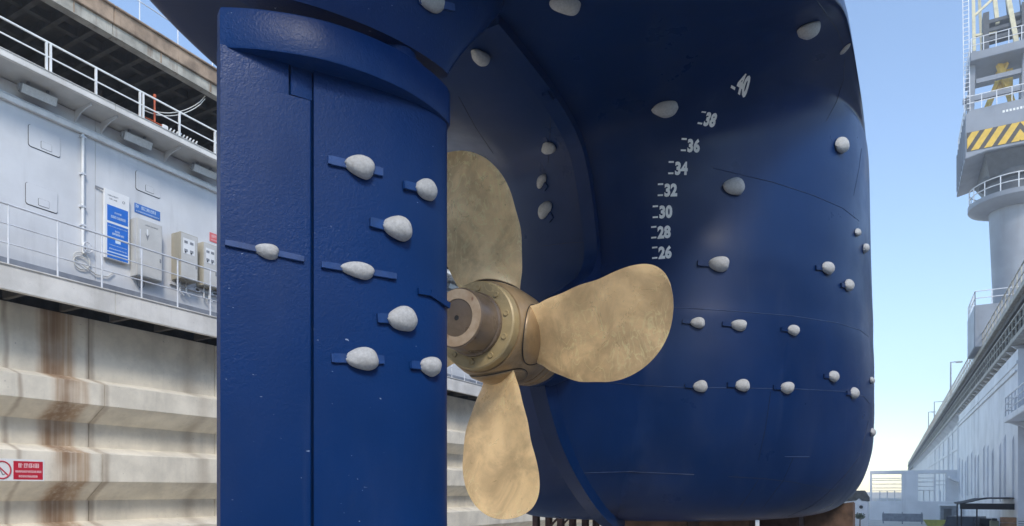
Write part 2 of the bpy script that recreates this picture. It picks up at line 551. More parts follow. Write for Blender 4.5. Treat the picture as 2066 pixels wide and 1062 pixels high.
# ---------- anodes
def egg_mesh(name, seed, flat):
    rnd = random.Random(seed)
    b = MB(); nu, nv = 22, 14
    ph = [rnd.uniform(0, 6.28) for _ in range(6)]
    vs = []; fs = []
    for i in range(nv+1):
        la = math.pi*i/nv
        for k in range(nu):
            lo = 2*math.pi*k/nu
            cx = math.cos(la); rr = math.sin(la)
            wid = 1 + .25*cx + .05*math.sin(2*lo+ph[0]) + .04*math.sin(3*la+lo+ph[1]) + .025*math.sin(5*lo+4*la+ph[2])
            rr2 = math.copysign(abs(rr)**.8, rr)
            x = cx*(1+.04*math.sin(lo*2+ph[3])); y = rr2*math.cos(lo)*wid; z = rr2*math.sin(lo)*wid
            if z < 0: z *= .35
            vs.append((x*.5, y*.5, z*.5))
    for i in range(nv):
        for k in range(nu):
            a = i*nu+k; c = i*nu+(k+1) % nu
            fs.append((a, c, c+nu, a+nu))
    b.add(vs, fs)
    return b.mesh(name, M['zinc'], 80)
EGGS = [egg_mesh('anode', s_, 0) for s_ in (3, 11, 23, 41)]
b = MB(); b.box(-.5, .5, -.5, .5, -.5, .5)
simple('strap_lit_blue', (.006, .046, .18), .4, var=.15, scale=8)  # rudder blue lightened to stand in for the highlight on the straps
STRAP = {k: b.mesh('strap', M['strap_lit_blue' if k == 'rudder_paint' else k], 30, True, .05) for k in ('hull_paint', 'rudder_paint')}
acount = 0
def anode(parent, px, py, w, h, rot=0, strap=(1, 1), tree=None, paint_='hull_paint', out=.45, flip=False):
    """w, h: size in photo pixels; rot: degrees clockwise of the long axis in the photo"""
    global acount
    hh = hit(px, py, tree)
    if hh is None:
        print('anode misses', px, py); return
    p, n, D = hh
    ca = math.cos(R(rot)); sa = math.sin(R(rot))
    h2 = hit(px+6*ca, py+6*sa, tree); h1 = hit(px-6*ca, py-6*sa, tree)
    a = h2[0] if h2 else None; a0 = h1[0] if h1 else None
    if a is None or a0 is None or (a-a0).length > 12*D/FPX*6:
        X = Vector((0, 1, 0)); X = (X - n*X.dot(n)).normalized(); st = 1.
        Lx = h*D/FPX; Ly = h*D/FPX
        Lx *= 1.25
    else:
        X = a-a0; st = X.length/(12*D/FPX); X = (X - n*X.dot(n)).normalized()
        st = min(st, 2.2)
        Lx = w*D/FPX*(1+(st-1)*.75); Ly = h*D/FPX*.94
    Y = n.cross(X).normalized()
    th = min(Lx, Ly)*.95
    acount += 1
    if flip: X = -X; Y = -Y
    mt = Matrix((X*Lx, Y*Ly, n*th)).transposed().to_4x4()
    loc = p + n*th*.1
    mt.translation = loc - off(parent)
    o = bpy.data.objects.new('anode', EGGS[acount % 4]); col.objects.link(o)
    o.parent = parent
    o.matrix_local = mt
    if flip: X = -X
    # flat mounting strap welded to the plate under the casting
    la, lb = strap
    if la or lb:
        e0 = -Lx*(.5 + .55*la); e1 = Lx*(.5 + .55*lb)
        ms = Matrix((X*(e1-e0), n.cross(X).normalized()*(Ly*.40), n*.022)).transposed().to_4x4()
        ms.translation = p + X*(e0+e1)/2 + n*.004 - off(parent)
        s2 = bpy.data.objects.new('strap', STRAP[paint_]); col.objects.link(s2)
        s2.parent = o
        s2.matrix_local = mt.inverted() @ ms
for a in [(1140,6,62,36,8,(0,0)),(1628,53,30,44,0,(0,0)),(1340,217,52,34,-5,(0,0)),(1478,378,42,34,5,(0,0)),(1692,295,20,32,0,(0,0)),
          (1449,534,40,32,4,(1,0)),(1666,542,22,26,5,(1,0)),(1708,577,15,24,5,(1,0)),(1407,652,29,23,6,(1,0)),(1489,657,31,24,6,(1,0)),(1598,667,23,22,6,(1,0)),
          (1412,780,29,24,3,(1,0)),(1496,778,28,26,3,(1,0)),(1585,783,25,26,3,(1,0)),(1678,760,18,23,3,(1,0)),(1719,794,15,23,3,(1,0)),
          (1727,470,10,16,0,(0,0)),(1742,502,10,20,0,(0,0)),(1756,768,8,14,0,(0,0)),(1757,873,8,16,0,(0,0)),(1704,98,8,28,0,(0,0)),
          (968,110,38,34,40,(0,0)),(1108,296,24,36,60,(1,0)),(1094,365,18,32,60,(0,1)),(1101,423,24,40,60,(0,1))]:
    anode(ship, *a)
anode(ship, 868, 6, 50, 36, 12, (0, 1), TB, 'rudder_paint')

# ---------- weld seams on the hull plates
def seam(pts, mat='seam_light', r=.0035, tree=None, par=None):
    ps = []
    for (a, c), (a2, c2) in zip(pts, pts[1:]):
        n = max(2, int(math.hypot(a2-a, c2-c)/10))
        for i in range(n):
            h_ = hit(a+(a2-a)*i/n, c+(c2-c)*i/n, tree)
            if h_: ps.append(h_[0] + h_[1]*.001)
    h_ = hit(*pts[-1], tree)
    if h_: ps.append(h_[0])
    if len(ps) > 2:
        b = MB(); b.tube(ps, r, 5); b.build('weld_seam', M[mat], par or ship, 60)
for s_ in [[(1200,610),(1350,620),(1480,628),(1600,638),(1690,652),(1735,666),(1752,680)], [(1130,764),(1280,777),(1380,782),(1600,785),(1700,790),(1742,800),(1756,816)],
           [(1440,340),(1560,368),(1640,394),(1700,420),(1733,446)], [(1160,955),(1270,952),(1400,958)], [(1583,922),(1633,922)]]:
    seam(s_)
for s_ in [[(1470,962),(1540,966),(1600,973),(1678,990)], [(1648,0),(1690,62),(1706,105)], [(1704,120),(1702,160),(1688,205),(1666,246)], [(1530,968),(1515,992),(1490,1028)],
           [(1600,925),(1580,970),(1535,1030)], [(1752,850),(1735,920),(1690,980),(1640,1020),(1590,1042)], [(1705,958),(1670,995),(1620,1032)], [(1738,300),(1733,340),(1722,395)],
           [(1112,205),(1110,260),(1106,330)], [(925,195),(960,258),(995,310)], [(1095,497),(1140,491),(1182,489)], [(1555,790),(1545,860),(1530,930)]]:
    seam(s_, 'seam_dark', .0022)
# small lifting lug at the top of the aperture
h_ = hit(1110, 180)
if h_:
    p, n, D = h_
    b = MB(); b.box(p.x-.03, p.x+.03, p.y-.10, p.y+.02, p.z-.10, p.z+.05); b.build('lifting_lug', M['hull_paint'], ship, 30, bevel=.006)

# ---------- draught marks
def text_mesh(s, size):
    cu = bpy.data.curves.new('draught_figure', 'FONT')
    cu.body = s; cu.size = size; cu.offset = size*.055; cu.resolution_u = 3; cu.space_character = 1.04
    o = bpy.data.objects.new('tmp', cu); col.objects.link(o)
    bpy.context.view_layer.update()
    m = bpy.data.meshes.new_from_object(o.evaluated_get(bpy.context.evaluated_depsgraph_get()))
    bpy.data.objects.remove(o)
    return m
p26, n26, _ = hit(1338, 512)
nh = Vector((n26.x, n26.y, 0)).normalized()
hx = Vector((0, 0, 1)).cross(nh).normalized()
def stick(m, org, n0):
    up = Vector((0, 0, 1)); T = (up - n0*up.dot(n0)).normalized()
    A_ = Vector((0, -1, 0)); A_ = (A_ - n0*A_.dot(n0)).normalized()
    H = T.cross(n0)
    k_ = max(0, min(1, (.85-T.z)/.4)); T = (T*(1-.5*k_) + A_*.72*k_).normalized()
    if H.dot(hx) < 0: H = -H
    for v in m.vertices:
        pt = org + H*v.co.x*(1+.35*k_) + T*(v.co.y*(1+.95*k_))
        q, n, i, d_ = BVH.find_nearest(pt)
        if n.dot(n0) < 0: n = -n
        v.co = q + n*.005 - off(ship)
for k, (px, py) in {26:(1329,522),28:(1327,481),30:(1330,440),32:(1340,396),34:(1361,352),36:(1386,306),38:(1418,252),40:(1484,183)}.items():
    h_ = hit(px, py)
    base, n0 = h_[0], h_[1]
    m = text_mesh(str(k), .150)
    bm = bmesh.new(); bm.from_mesh(m)
    for v in bm.verts: v.co.x *= .78; v.co.z = 0
    bmesh.ops.subdivide_edges(bm, edges=[e for e in bm.edges if e.calc_length() > .03], cuts=2)
    bm.to_mesh(m); bm.free()
    stick(m, base, n0)
    m.materials.clear(); m.materials.append(M['white_marks'])
    o = bpy.data.objects.new('draught_figure', m); col.objects.link(o); o.parent = ship
    o['label'] = 'white painted draught figure %d' % k
    for zz in ((0, .1) if k != 40 else (0,)):
        vs = []; fs = []
        for i in range(5):
            for j in range(2): vs.append((-.012 - .05*(1-i/4), zz + j*.016, 0))
        for i in range(4): fs.append((i*2, i*2+2, i*2+3, i*2+1))
        m2 = bpy.data.meshes.new('draught_tick'); m2.from_pydata(vs, [], fs)
        stick(m2, base, n0); m2.materials.append(M['white_marks'])
        o = bpy.data.objects.new('draught_tick', m2); col.objects.link(o); o.parent = ship

# ------------------------------------------------------------------ rudder
rudder = thing('rudder', 'bright blue flap rudder with wide top plate, turned in front of the propeller', 'rudder', (CL, RY, 1.3))
MAIN = smooth_prof([(-.335,0),(-.331,.028),(-.315,.056),(-.27,.088),(-.19,.12),(-.08,.145),(.05,.157),(.2,.153),(.35,.141),(.54,.118)], 36)
FLAPH = [(.547,.085),(.550,.104),(.56,.11),(.7,.094),(.85,.07),(1.0,.042)]
def prism_loop(b, loop, z0, z1, nz=1):
    loft(b, [[rud(t_, h_, z0+(z1-z0)*i/nz) for t_, h_ in loop] for i in range(nz+1)])
b = MB(); prism_loop(b, closed(MAIN), 1.3, 3.885)
prism_loop(b, closed([(.5402,.08),(.545,.098),(.60,.098),(.655,.094),(.66,.08)]), 3.715, 3.884)
rb_v, rb_f = list(b.v), list(b.f)
b.build('main_blade', M['rudder_paint'], rudder, 35)
b = MB(); prism_loop(b, closed(FLAPH), 1.3, 3.706)
prism_loop(b, closed([(.666,.085),(.67,.096),(.70,.094),(.85,.07),(1.0,.042)]), 3.7065, 3.884)
rb_f += [tuple(i+len(rb_v) for i in f_) for f_ in b.f]; rb_v += b.v
b.build('flap', M['rudder_paint'], rudder, 35, bevel=0)
b = MB(); PL2 = closed(PLAN)
def grow(loop, k): return [(.3+(t_-.3)*(1-k*.6), h_*(1-k)) for t_, h_ in loop]
loft(b, [[rud(t_, h_, z_) for t_, h_ in grow(PL2, k)] for k, z_ in ((.06, 3.87), (.012, 3.874), (0, 3.885), (0, 4.07), (.012, 4.08), (.05, 4.085))])
b.build('top_plate', M['rudder_paint'], rudder, 35)
b = MB()
loft(b, [[(CL+r_*math.cos(2*math.pi*k/32), RY+r_*math.sin(2*math.pi*k/32), z_) for k in range(32)] for r_, z_ in ((.175, 4.08), (.175, 4.12), (.12, 4.13), (.12, 4.3))])
b.build('rudder_stock', M['rudder_paint'], rudder, 30)
RB = BVHTree.FromPolygons([Vector(p) for p in rb_v], rb_f)
for a in [(724,338,60,46,13,(1,.6)),(855,384,42,42,14,(1,0)),(799,462,58,50,14,(.8,0)),(538,508,48,32,12,(2.2,2)),(720,546,68,34,9,(1,1.3)),
          (808,645,58,50,3,(.6,0)),(729,725,64,48,2,(.8,.4)),(864,740,40,42,6,(.8,0))]:
    anode(rudder, *a, RB, 'rudder_paint')
# bare mounting strap left near the nose
h1 = hit(842, 588, RB); h2 = hit(866, 592, RB); h3 = hit(900, 618, RB)
if h1 and h2 and h3:
    b = MB(); ps = [h1[0]+h1[1]*.006, h2[0]+h2[1]*.008, h3[0]+h3[1]*.02]
    for p, q in zip(ps, ps[1:]): b.bar(p, q, .035, .02, h2[1])
    b.build('bare_strap', M['rudder_paint'], rudder, 30)

# ------------------------------------------------------------------ propeller
PY, PZ, PR = 4.44, 2.78, 1.40
prop = thing('propeller', 'four bladed bronze ship propeller with bolted hub, behind the blue rudder', 'propeller', (CL, PY, PZ))
HUBP = [(4.195,.305),(4.21,.305),(4.212,.328),(4.225,.338),(4.30,.355),(4.45,.365),(4.62,.358),(4.74,.338),(4.745,.322),(4.76,.322),(4.765,.334),(4.84,.33),(4.845,.318),(4.86,.318),(4.865,.328),(4.96,.322),(5.03,.30)]
b = MB(); b.lathe_y(HUBP, CL, PZ, 72)
b.build('hub', M['bronze_hub'], prop, 35)
b = MB(); b.lathe_y([(4.125,.18),(4.125,.305),(4.135,.315),(4.205,.318)], CL, PZ, 64)
fl = b.build('hub_flange', M['bronze_flange'], prop, 35)
b = MB(); b.lathe_y([(3.89,.195),(3.895,.205),(3.91,.209),(4.09,.214),(4.095,.226),(4.126,.226)], CL, PZ, 64)
cap = b.build('hub_cap', M['bronze_dark'], prop, 35)
b = MB(); b.lathe_y([(3.892,.128),(3.885,.130),(3.885,.196),(3.896,.197)], CL, PZ, 64, False); b.build('cap_rim', M['cap_face'], cap, 30)
b = MB(); b.lathe_y([(3.893,.001),(3.892,.129),(3.896,.131)], CL, PZ, 48); b.build('cap_plate', M['cap_rust'], cap, 30)
b = MB(); b.lathe_y([(3.888,.014),(3.887,.017),(3.893,.018)], CL, PZ, 20); b.build('centre_hole', M['black'], cap, 30)
b = MB(); b.lathe_y([(-.006,.012),(-.008,.013),(-.008,.019),(0,.021)], 0, 0, 20); b.lathe_y([(-.004,.006),(-.003,.0125),(0,.013)], 0, 0, 6)
bolt_m = b.mesh('flange_bolt', M['bronze_flange'], 30)
for k in range(10):
    an_ = R(12+36*k)
    inst('flange_bolt', bolt_m, prop, (CL+.262*math.cos(an_), 4.125, PZ+.262*math.sin(an_)))
# blades: helicoidal sections
BL = [(.25,.50,.135),(.30,.53,.115),(.36,.60,.09),(.45,.67,.068),(.55,.755,.054),(.65,.78,.045),(.74,.815,.038),(.82,.805,.032),(.89,.735,.026),(.94,.62,.02),(.975,.46,.014),(.993,.28,.009),(1.0,.10,.005)]
def blade_mesh():
    b = MB(); nr, ns = 40, 20
    vs = []
    for i in range(nr+1):
        rr, ch, tk = lerp_table(BL, (i/nr)**.9*(len(BL)-1))
        ch = max(ch*.89, .03); tk = max(tk, .004)
        rad = rr*PR
        pitch = math.atan(1.25/(2*math.pi*rad))
        pitch = min(pitch, R(46))
        skew = R(8)*max(0, (rr-.3)/.7)**1.7 - R(1.2)*math.sin(math.pi*min(1, max(0, (rr-.26)/.74)))
        ring = []
        for sgn in (1, -1):
            rng = range(ns+1) if sgn == 1 else range(ns-1, 0, -1)
            for k in rng:
                q = k/ns                     # 0 leading .. 1 trailing
                s_ = (.5-q)*ch               # + towards leading edge
                half = tk*(2*math.sqrt(max(q, 0))*(1-q)**.6*.75)*.5 + .003
                if q in (0, 1): half = .0
                camber = .035*ch*(1-(2*q-1)**2)
                # along-chord direction: leading edge clockwise (seen from aft) and forward
                tang = s_*math.cos(pitch); axl = s_*math.sin(pitch)
                nx = math.sin(pitch); ny = -math.cos(pitch)   # normal (pointing aft)
                hgt = sgn*half - camber
                tang += hgt*nx; axl += hgt*ny
                ang = math.pi/2 - tang/rad + skew
                ring.append((rad*math.cos(ang), axl - .30*max(0, rr-.3), rad*math.sin(ang)))
        vs += ring
    n = 2*ns
    fs = []
    for i in range(nr):
        for k in range(n):
            a = i*n+k; c = i*n+(k+1) % n
            fs.append((a, c, c+n, a+n))
    fs.append(tuple(range(n))); fs.append(tuple(range((nr+1)*n-1, nr*n-1, -1)))
    b.add(vs, fs)
    return b.mesh('blade', M['bronze'], 60)
bm_ = blade_mesh()
def hub_r(y):
    y += PY
    for (a, ra), (c, rc) in zip(HUBP, HUBP[1:]):
        if a <= y <= c: return ra + (rc-ra)*(y-a)/max(1e-6, c-a)
    return .3
def palm_pt(r_, k, o_):
    x = r_*math.cos(2*math.pi*k/48); y = r_*math.sin(2*math.pi*k/48)
    return (x, y, math.sqrt(max(.01, .362**2 - x*x)) - .35*y*y + o_)
b = MB()
loft(b, [[palm_pt(r_, k, o_) for k in range(48)] for r_, o_ in ((.212, -.03), (.212, .008), (.204, .015), (.15, .018), (.08, .022), (.03, .022))])
palm_m = b.mesh('blade_palm', M['bronze_hub'], 50)
b = MB(); b.tube([palm_pt(.216, k, .003) for k in range(49)], .0035, 6, False); seam_m = b.mesh('palm_joint', M['black'], 50)
for k in range(4):
    th = R((9, 3, 2, -8)[k]) + k*math.pi/2
    o = inst('blade', bm_, prop, (CL, PY, PZ), (0, -th, 0))
    inst('blade_palm', palm_m, prop, (CL, PY, PZ), (0, -th, 0))
    inst('palm_joint', seam_m, prop, (CL, PY, PZ), (0, -th, 0))

# ------------------------------------------------------------------ supports under the ship
b = MB(); b.box(-.55, .55, -.3, .3, FLOOR, .35); low_m = b.mesh('lower_block', M['keel_block'], 30, True, .02)
b = MB(); b.box(-.6, .6, -.32, .32, .352, .80); mid_m = b.mesh('middle_block', M['trestle'], 30, True, .02)
b = MB(); b.box(-.5, .5, -.28, .28, .802, 1.262); top_m = b.mesh('timber_cap', M['keel_block'], 30, True, .02)
for y_, lb in ((8.3, 'brown stacked keel block nearest the propeller, under the ship'), (12.3, 'middle one of three brown keel blocks under the ship'), (22.0, 'farthest brown keel block under the ship, towards the bow')):
    o = thing('keel_block', lb, 'keel block', (CL, y_, FLOOR), 'keel blocks under the ship')
    for nm, mm in (('lower_block', low_m), ('middle_block', mid_m), ('timber_cap', top_m)): inst(nm, mm, o, (CL, y_, 0))
o = thing('bilge_block', 'dark brown support block under the right side of the ship bottom', 'support block', (-1.15, 16.0, FLOOR))
b = MB(); b.box(-1.55, -.75, 15.6, 16.4, FLOOR, .6); b.build('base_block', M['trestle'], o, 30, bevel=.02)
b = MB(); b.prism([(-1.6, .602), (-.7, .602), (-.7, 1.36), (-1.6, 1.22)], 'y', 15.5, 16.5); b.build('timber_cap', M['keel_block'], o, 30, bevel=.02)
o = thing('bilge_block', 'shorter brown block under the ship bottom, nearer than the dark one', 'support block', (-1.7, 13.0, FLOOR))
b = MB(); b.box(-2.0, -1.45, 12.7, 13.3, FLOOR, .7); b.build('base_block', M['keel_block'], o, 30, bevel=.02)
b = MB(); b.box(-2.05, -1.4, 12.65, 13.35, .702, 1.255); b.build('timber_cap', M['trestle'], o, 30, bevel=.02)
def trestle(x0, x1, y0, y1, zt, label):
    o = thing('trestle', label, 'trestle', ((x0+x1)/2, (y0+y1)/2, FLOOR), 'steel trestles under the port side')
    for x_ in (x0, x1):
        for y_ in (y0, y1):
            b = MB(); b.box(x_-.05, x_+.05, y_-.05, y_+.05, FLOOR, zt); b.build('leg', M['trestle'], o, 30)
    for z_ in (-.9, .1, .72, 1.18):
        if z_ > zt: continue
        for a, c in (((x0, y0), (x1, y0)), ((x0, y1), (x1, y1)), ((x0, y0), (x0, y1)), ((x1, y0), (x1, y1))):
            b = MB(); b.bar((*a, z_), (*c, z_), .035); b.build('cross_bar', M['trestle'], o, 30)
    for y_ in (y0, y1):
        for a, c in (((x0, y_, .1), (x1, y_, .72)), ((x0, y_, .72), (x1, y_, 1.18)), ((x1, y_, -.9), (x0, y_, .1))):
            b = MB(); b.bar(a, c, .03); b.build('brace', M['trestle'], o, 30)
trestle(-5.42, -4.95, 10.6, 11.1, 1.42, 'brown lattice trestle left of the others below the lower propeller blade')
trestle(-4.75, -4.35, 11.2, 11.7, 1.36, 'brown lattice trestle right of the others under the ship bottom')

# ------------------------------------------------------------------ left wing wall of the dock
XE, XW, XR, XF = -14.5, -15.25, -15.5, -14.9
SEG = 3.2; Y0 = 8.62 - 10*SEG; NSEG = 28; Y1 = Y0 + NSEG*SEG
def plane_x(px, py, x):
    d_ = sight(px, py); t_ = x/d_.x
    return EYE + d_*t_
wall = thing('dock_wall', 'grey steel and concrete dock wall with horizontal ledges, left of the ship', 'dock wall', (XW, 30, FLOOR))
b = MB(); b.box(-19.6, -16.0, Y0-.1, Y1, FLOOR, 9.6); b.build('wall_core', M['gallery_dark'], wall, 30)
b = MB(); b.box(-16.0, XR, .006, SEG-.006, FLOOR, 5.395); pan_m = b.mesh('wall_panel', M['concrete'], 30, True, .006)
LEDGES = ([(XR-.1,4.09),(XR,4.06),(XF,3.89),(XF,3.43),(XR,3.08),(XR-.1,3.02)], [(XR-.1,2.585),(XR,2.556),(XF,2.387),(XF,1.79),(XR,1.383),(XR-.1,1.32)],
          [(XR-.1,.96),(XR,.93),(XF,.76),(XF,.16),(XR,-.24),(XR-.1,-.3)], [(XR-.1,-.67),(XR,-.7),(XF,-.87),(XF,-1.79),(XR-.1,-1.79)])
led_m = []
for L_ in LEDGES:
    b = MB(); b.prism(L_, 'y', .004, SEG-.004); led_m.append(b.mesh('ledge', M['concrete'], 30, True, .005))
b = MB(); b.box(-16.0, XW, .004, SEG-.004, 5.87, 9.70); pl_m = b.mesh('wall_plate', M['steel_grey'], 30, True, .004)
b = MB(); b.box(XW, XW+.012, .0, SEG, 5.87, 6.19); ds_m = b.mesh('kerb_strip', M['dark_strip'], 30)
for k in range(NSEG):
    y_ = Y0 + k*SEG
    inst('wall_panel', pan_m, wall, (0, y_, 0))
    inst('wall_plate', pl_m, wall, (0, y_, 0))
    inst('kerb_strip', ds_m, wall, (0, y_, 0))
    for j, mm in enumerate(led_m): inst('ledge', mm, wall, (0, y_ - (.0 if j % 2 == 0 else .05), 0))
# access hatches with a small flap
def rounded(x0, x1, y0, y1, r, n=4):
    out = []
    for cx_, cy_, a0 in ((x1-r, y1-r, 0), (x0+r, y1-r, 90), (x0+r, y0+r, 180), (x1-r, y0+r, 270)):
        for i in range(n+1):
            a_ = R(a0+90*i/n); out.append((cx_+r*math.cos(a_), cy_+r*math.sin(a_)))
    return out
b = MB(); b.prism(rounded(-.305, .305, -.225, .225, .05), 'x', 0, .006); hb_m = b.mesh('hatch', M['gallery_dark'], 30)
b = MB(); b.prism(rounded(-.297, .297, -.214, .220, .046), 'x', 0, .016); hp_m = b.mesh('hatch_plate', M['steel_grey'], 30)
b = MB(); b.prism(rounded(-.105, .105, -.075, .075, .02), 'x', 0, .004); hd_m = b.mesh('flap_gap', M['gallery_dark'], 30)
b = MB(); b.prism(rounded(-.099, .099, -.069, .071, .018), 'x', 0, .008); hf_m = b.mesh('flap', M['steel_grey'], 30)
for (y_, z_) in ((7.59, 8.79), (7.54, 7.60), (9.83, 8.77), (12.1, 8.75), (14.4, 8.75), (16.7, 8.75), (19.0, 8.75), (21.3, 8.75), (23.6, 8.75)):
    h0 = inst('hatch', hb_m, wall, (XW+.001, y_, z_))
    for nm, mm, dx, dy, dz in (('hatch_plate', hp_m, .001, 0, 0), ('flap_gap', hd_m, .0165, .03, -.10), ('flap', hf_m, .0175, .03, -.10)):
        q = bpy.data.objects.new(nm, mm); col.objects.link(q); q.parent = h0; q.location = (dx, dy, dz)
# rain gutter and down pipe
b = MB(); b.prism([(XW+.002,9.27),(XW+.09,9.27),(XW+.10,9.30),(XW+.10,9.36),(XW+.085,9.375),(XW+.085,9.30),(XW+.002,9.30)], 'y', Y0, Y1); b.build('gutter', M['rail_paint'], wall, 30)
b = MB(); b.tube([(XW+.045, Y0, 9.40), (XW+.045, Y1, 9.40)], .03, 10); b.build('gutter_pipe', M['galvanised'], wall, 40)
for y_ in (8.33, 13.4, 18.5):
    b = MB(); b.tube([(XW+.05, y_, 9.27), (XW+.05, y_, 6.95), (XW+.05, y_+.02, 6.7)], .032, 10); dp = b.build('down_pipe', M['rail_paint'], wall, 40)
    for z_ in (9.2, 8.4, 7.7, 7.3):
        b = MB(); b.box(XW+.001, XW+.09, y_-.055, y_+.055, z_-.018, z_+.018); b.build('pipe_clip', M['galvanised'], dp, 30)

# middle walkway
wk = thing('walkway', 'middle walkway with pale edge beam on the left dock wall, carrying the signs and cabinets', 'walkway', (XE, 30, 5.37))
b = MB(); b.box(-14.6, XE, 0, SEG, 5.37, 5.855); b.box(-14.6, XE+.03, 0, SEG, 5.83, 5.86)
fm = b.mesh('edge_beam', M['concrete_plain'], 30, True, .008)
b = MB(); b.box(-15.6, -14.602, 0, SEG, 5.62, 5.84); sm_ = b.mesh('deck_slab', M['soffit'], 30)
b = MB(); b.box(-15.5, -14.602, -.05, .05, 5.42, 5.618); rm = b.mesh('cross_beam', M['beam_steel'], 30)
for k in range(NSEG):
    y_ = Y0 + k*SEG
    inst('edge_beam', fm, wk, (0, y_, 0), (0, 0, 0), (1, .998, 1)); inst('deck_slab', sm_, wk, (0, y_, 0))
    for j in range(3): inst('cross_beam', rm, wk, (0, y_+.5+j*1.07, 0))
def railing(name, label, x, z0, posts, rails, h, y0, y1, pm, rm_, pw, cat='railing', round_=True, twin=0):
    o = thing(name, label, cat, (x, (y0+y1)/2, z0))
    b = MB()
    if round_: b.tube([(0, 0, 0), (0, 0, h)], pw, 8)
    else: b.box(-pw, pw, -pw, pw, 0, h)
    m_ = b.mesh('post', pm, 30)
    for i, y_ in enumerate(posts):
        inst('post', m_, o, (x, y_, z0))
        if twin and i % twin == 0: inst('post', m_, o, (x, y_+.075, z0))
    for (zz, rr) in rails:
        b = MB()
        if round_: b.tube([(x+pw*.2, y0, z0+zz), (x+pw*.2, y1, z0+zz)], rr, 8)
        else: b.box(x-rr, x+rr, y0, y1, z0+zz-rr, z0+zz+rr)
        b.build('rail', rm_, o, 40)
    return o
P1 = [6.62+.873*k for k in range(-33, 60)]
railing('railing', 'silver tube railing with three rails along the middle walkway of the left wall', XE-.06, 5.862, P1, ((.40, .013), (.76, .013), (1.13, .021)), 1.13, Y0, P1[-1], M['galvanised'], M['galvanised'], .018)

# upper walkway
wk2 = thing('walkway', 'upper walkway with thin white edge on the left dock wall, above the floodlights', 'walkway', (XE, 30, 9.7))
b = MB(); b.box(-14.58, XE, 0, SEG, 9.715, 9.845); b.box(-14.56, XE+.02, 0, SEG, 9.84, 9.858); fm2 = b.mesh('edge_beam', M['concrete_plain'], 30, True, .006)
b = MB(); b.box(-19.4, -14.582, 0, SEG, 9.725, 9.84); sm2 = b.mesh('deck_slab', M['cab_grey'], 30)
b = MB()
for t0 in (0,):
    pts = [(-15.245, 9.45), (-15.19, 9.52), (-15.05, 9.60), (-14.85, 9.655), (-14.66, 9.665), (-14.66, 9.722), (-15.245, 9.722)]
    b.prism(pts, 'y', -.012, .012)
    b.box(-15.249, -15.2, -.035, .035, 9.32, 9.46)
bk = b.mesh('bracket', M['steel_grey'], 30)
for k in range(NSEG):
    y_ = Y0 + k*SEG
    inst('edge_beam', fm2, wk2, (0, y_, 0), (0, 0, 0), (1, .998, 1)); inst('deck_slab', sm2, wk2, (0, y_, 0))
for y_ in (6.35, 8.2, 8.75, 10.25, 12.1, 13.9, 15.8, 17.7, 19.6, 21.5, 23.4): inst('bracket', bk, wk2, (0, y_, 0))
P2 = [7.27+.955*k for k in range(-30, 56)]
railing('railing', 'white two-rail railing along the upper walkway of the left wall', XE-.03, 9.858, P2, ((.29, .012), (.575, .016)), .575, Y0, P2[-1], M['rail_paint'], M['rail_paint'], .019, 'railing', False, 2)

# open gallery under the top deck
td = thing('top_deck', 'rust stained top deck with dark cross beams over the upper walkway of the left wall', 'deck', (-16, 30, 11.3))
b = MB(); b.box(-14.62, -14.54, 0, SEG, 11.60, 11.95); b.box(-14.60, -14.49, 0, SEG, 11.93, 11.975); e1 = b.mesh('slab_edge', M['slab_edge'], 30, True, .01)
b = MB(); b.box(-14.72, -14.60, 0, SEG, 11.34, 11.598); b.box(-14.76, -14.555, 0, SEG, 11.325, 11.345); e2 = b.mesh('edge_beam', M['edge_beam'], 30, True, .004)
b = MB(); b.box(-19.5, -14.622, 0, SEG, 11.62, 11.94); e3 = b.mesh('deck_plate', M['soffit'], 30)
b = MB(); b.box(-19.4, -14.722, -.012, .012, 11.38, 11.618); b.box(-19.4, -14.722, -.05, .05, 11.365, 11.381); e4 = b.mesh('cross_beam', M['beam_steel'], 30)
b = MB(); b.box(-.06, .06, 0, SEG, 11.44, 11.618); e5 = b.mesh('long_beam', M['beam_steel'], 30)
b = MB(); b.box(-.04, .0, -.006, .006, 11.36, 11.60); e6 = b.mesh('splice_bolt', M['slab_edge'], 30)
for k in range(NSEG):
    y_ = Y0 + k*SEG
    for nm, mm in (('slab_edge', e1), ('edge_beam', e2), ('deck_plate', e3)): inst(nm, mm, td, (0, y_, 0), (0, 0, 0), (1, .997, 1))
    for j in range(6): inst('cross_beam', e4, td, (0, y_+.27+j*SEG/6, 0))
    for x_ in (-15.5, -16.6, -17.9): inst('long_beam', e5, td, (x_, y_, 0))
    inst('splice_bolt', e6, td, (-14.575, y_+1.1, 0)); inst('splice_bolt', e6, td, (-14.575, y_+2.4, 0))
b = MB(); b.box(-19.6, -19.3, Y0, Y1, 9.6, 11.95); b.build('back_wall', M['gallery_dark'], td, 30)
for y_ in [Y0+1+3.2*k for k in range(NSEG)]:
    b = MB(); b.box(-17.1, -16.9, y_-.1, y_+.1, 9.84, 11.4); b.build('column', M['beam_steel'], td, 30)
P3 = [8.3+.93*k for k in range(-32, 50)]
railing('railing', 'thin grey railing on the top deck edge against the sky', -14.62, 11.975, P3, ((.5, .011), (1.0, .013)), 1.0, Y0, P3[-1], M['galvanised'], M['galvanised'], .013)
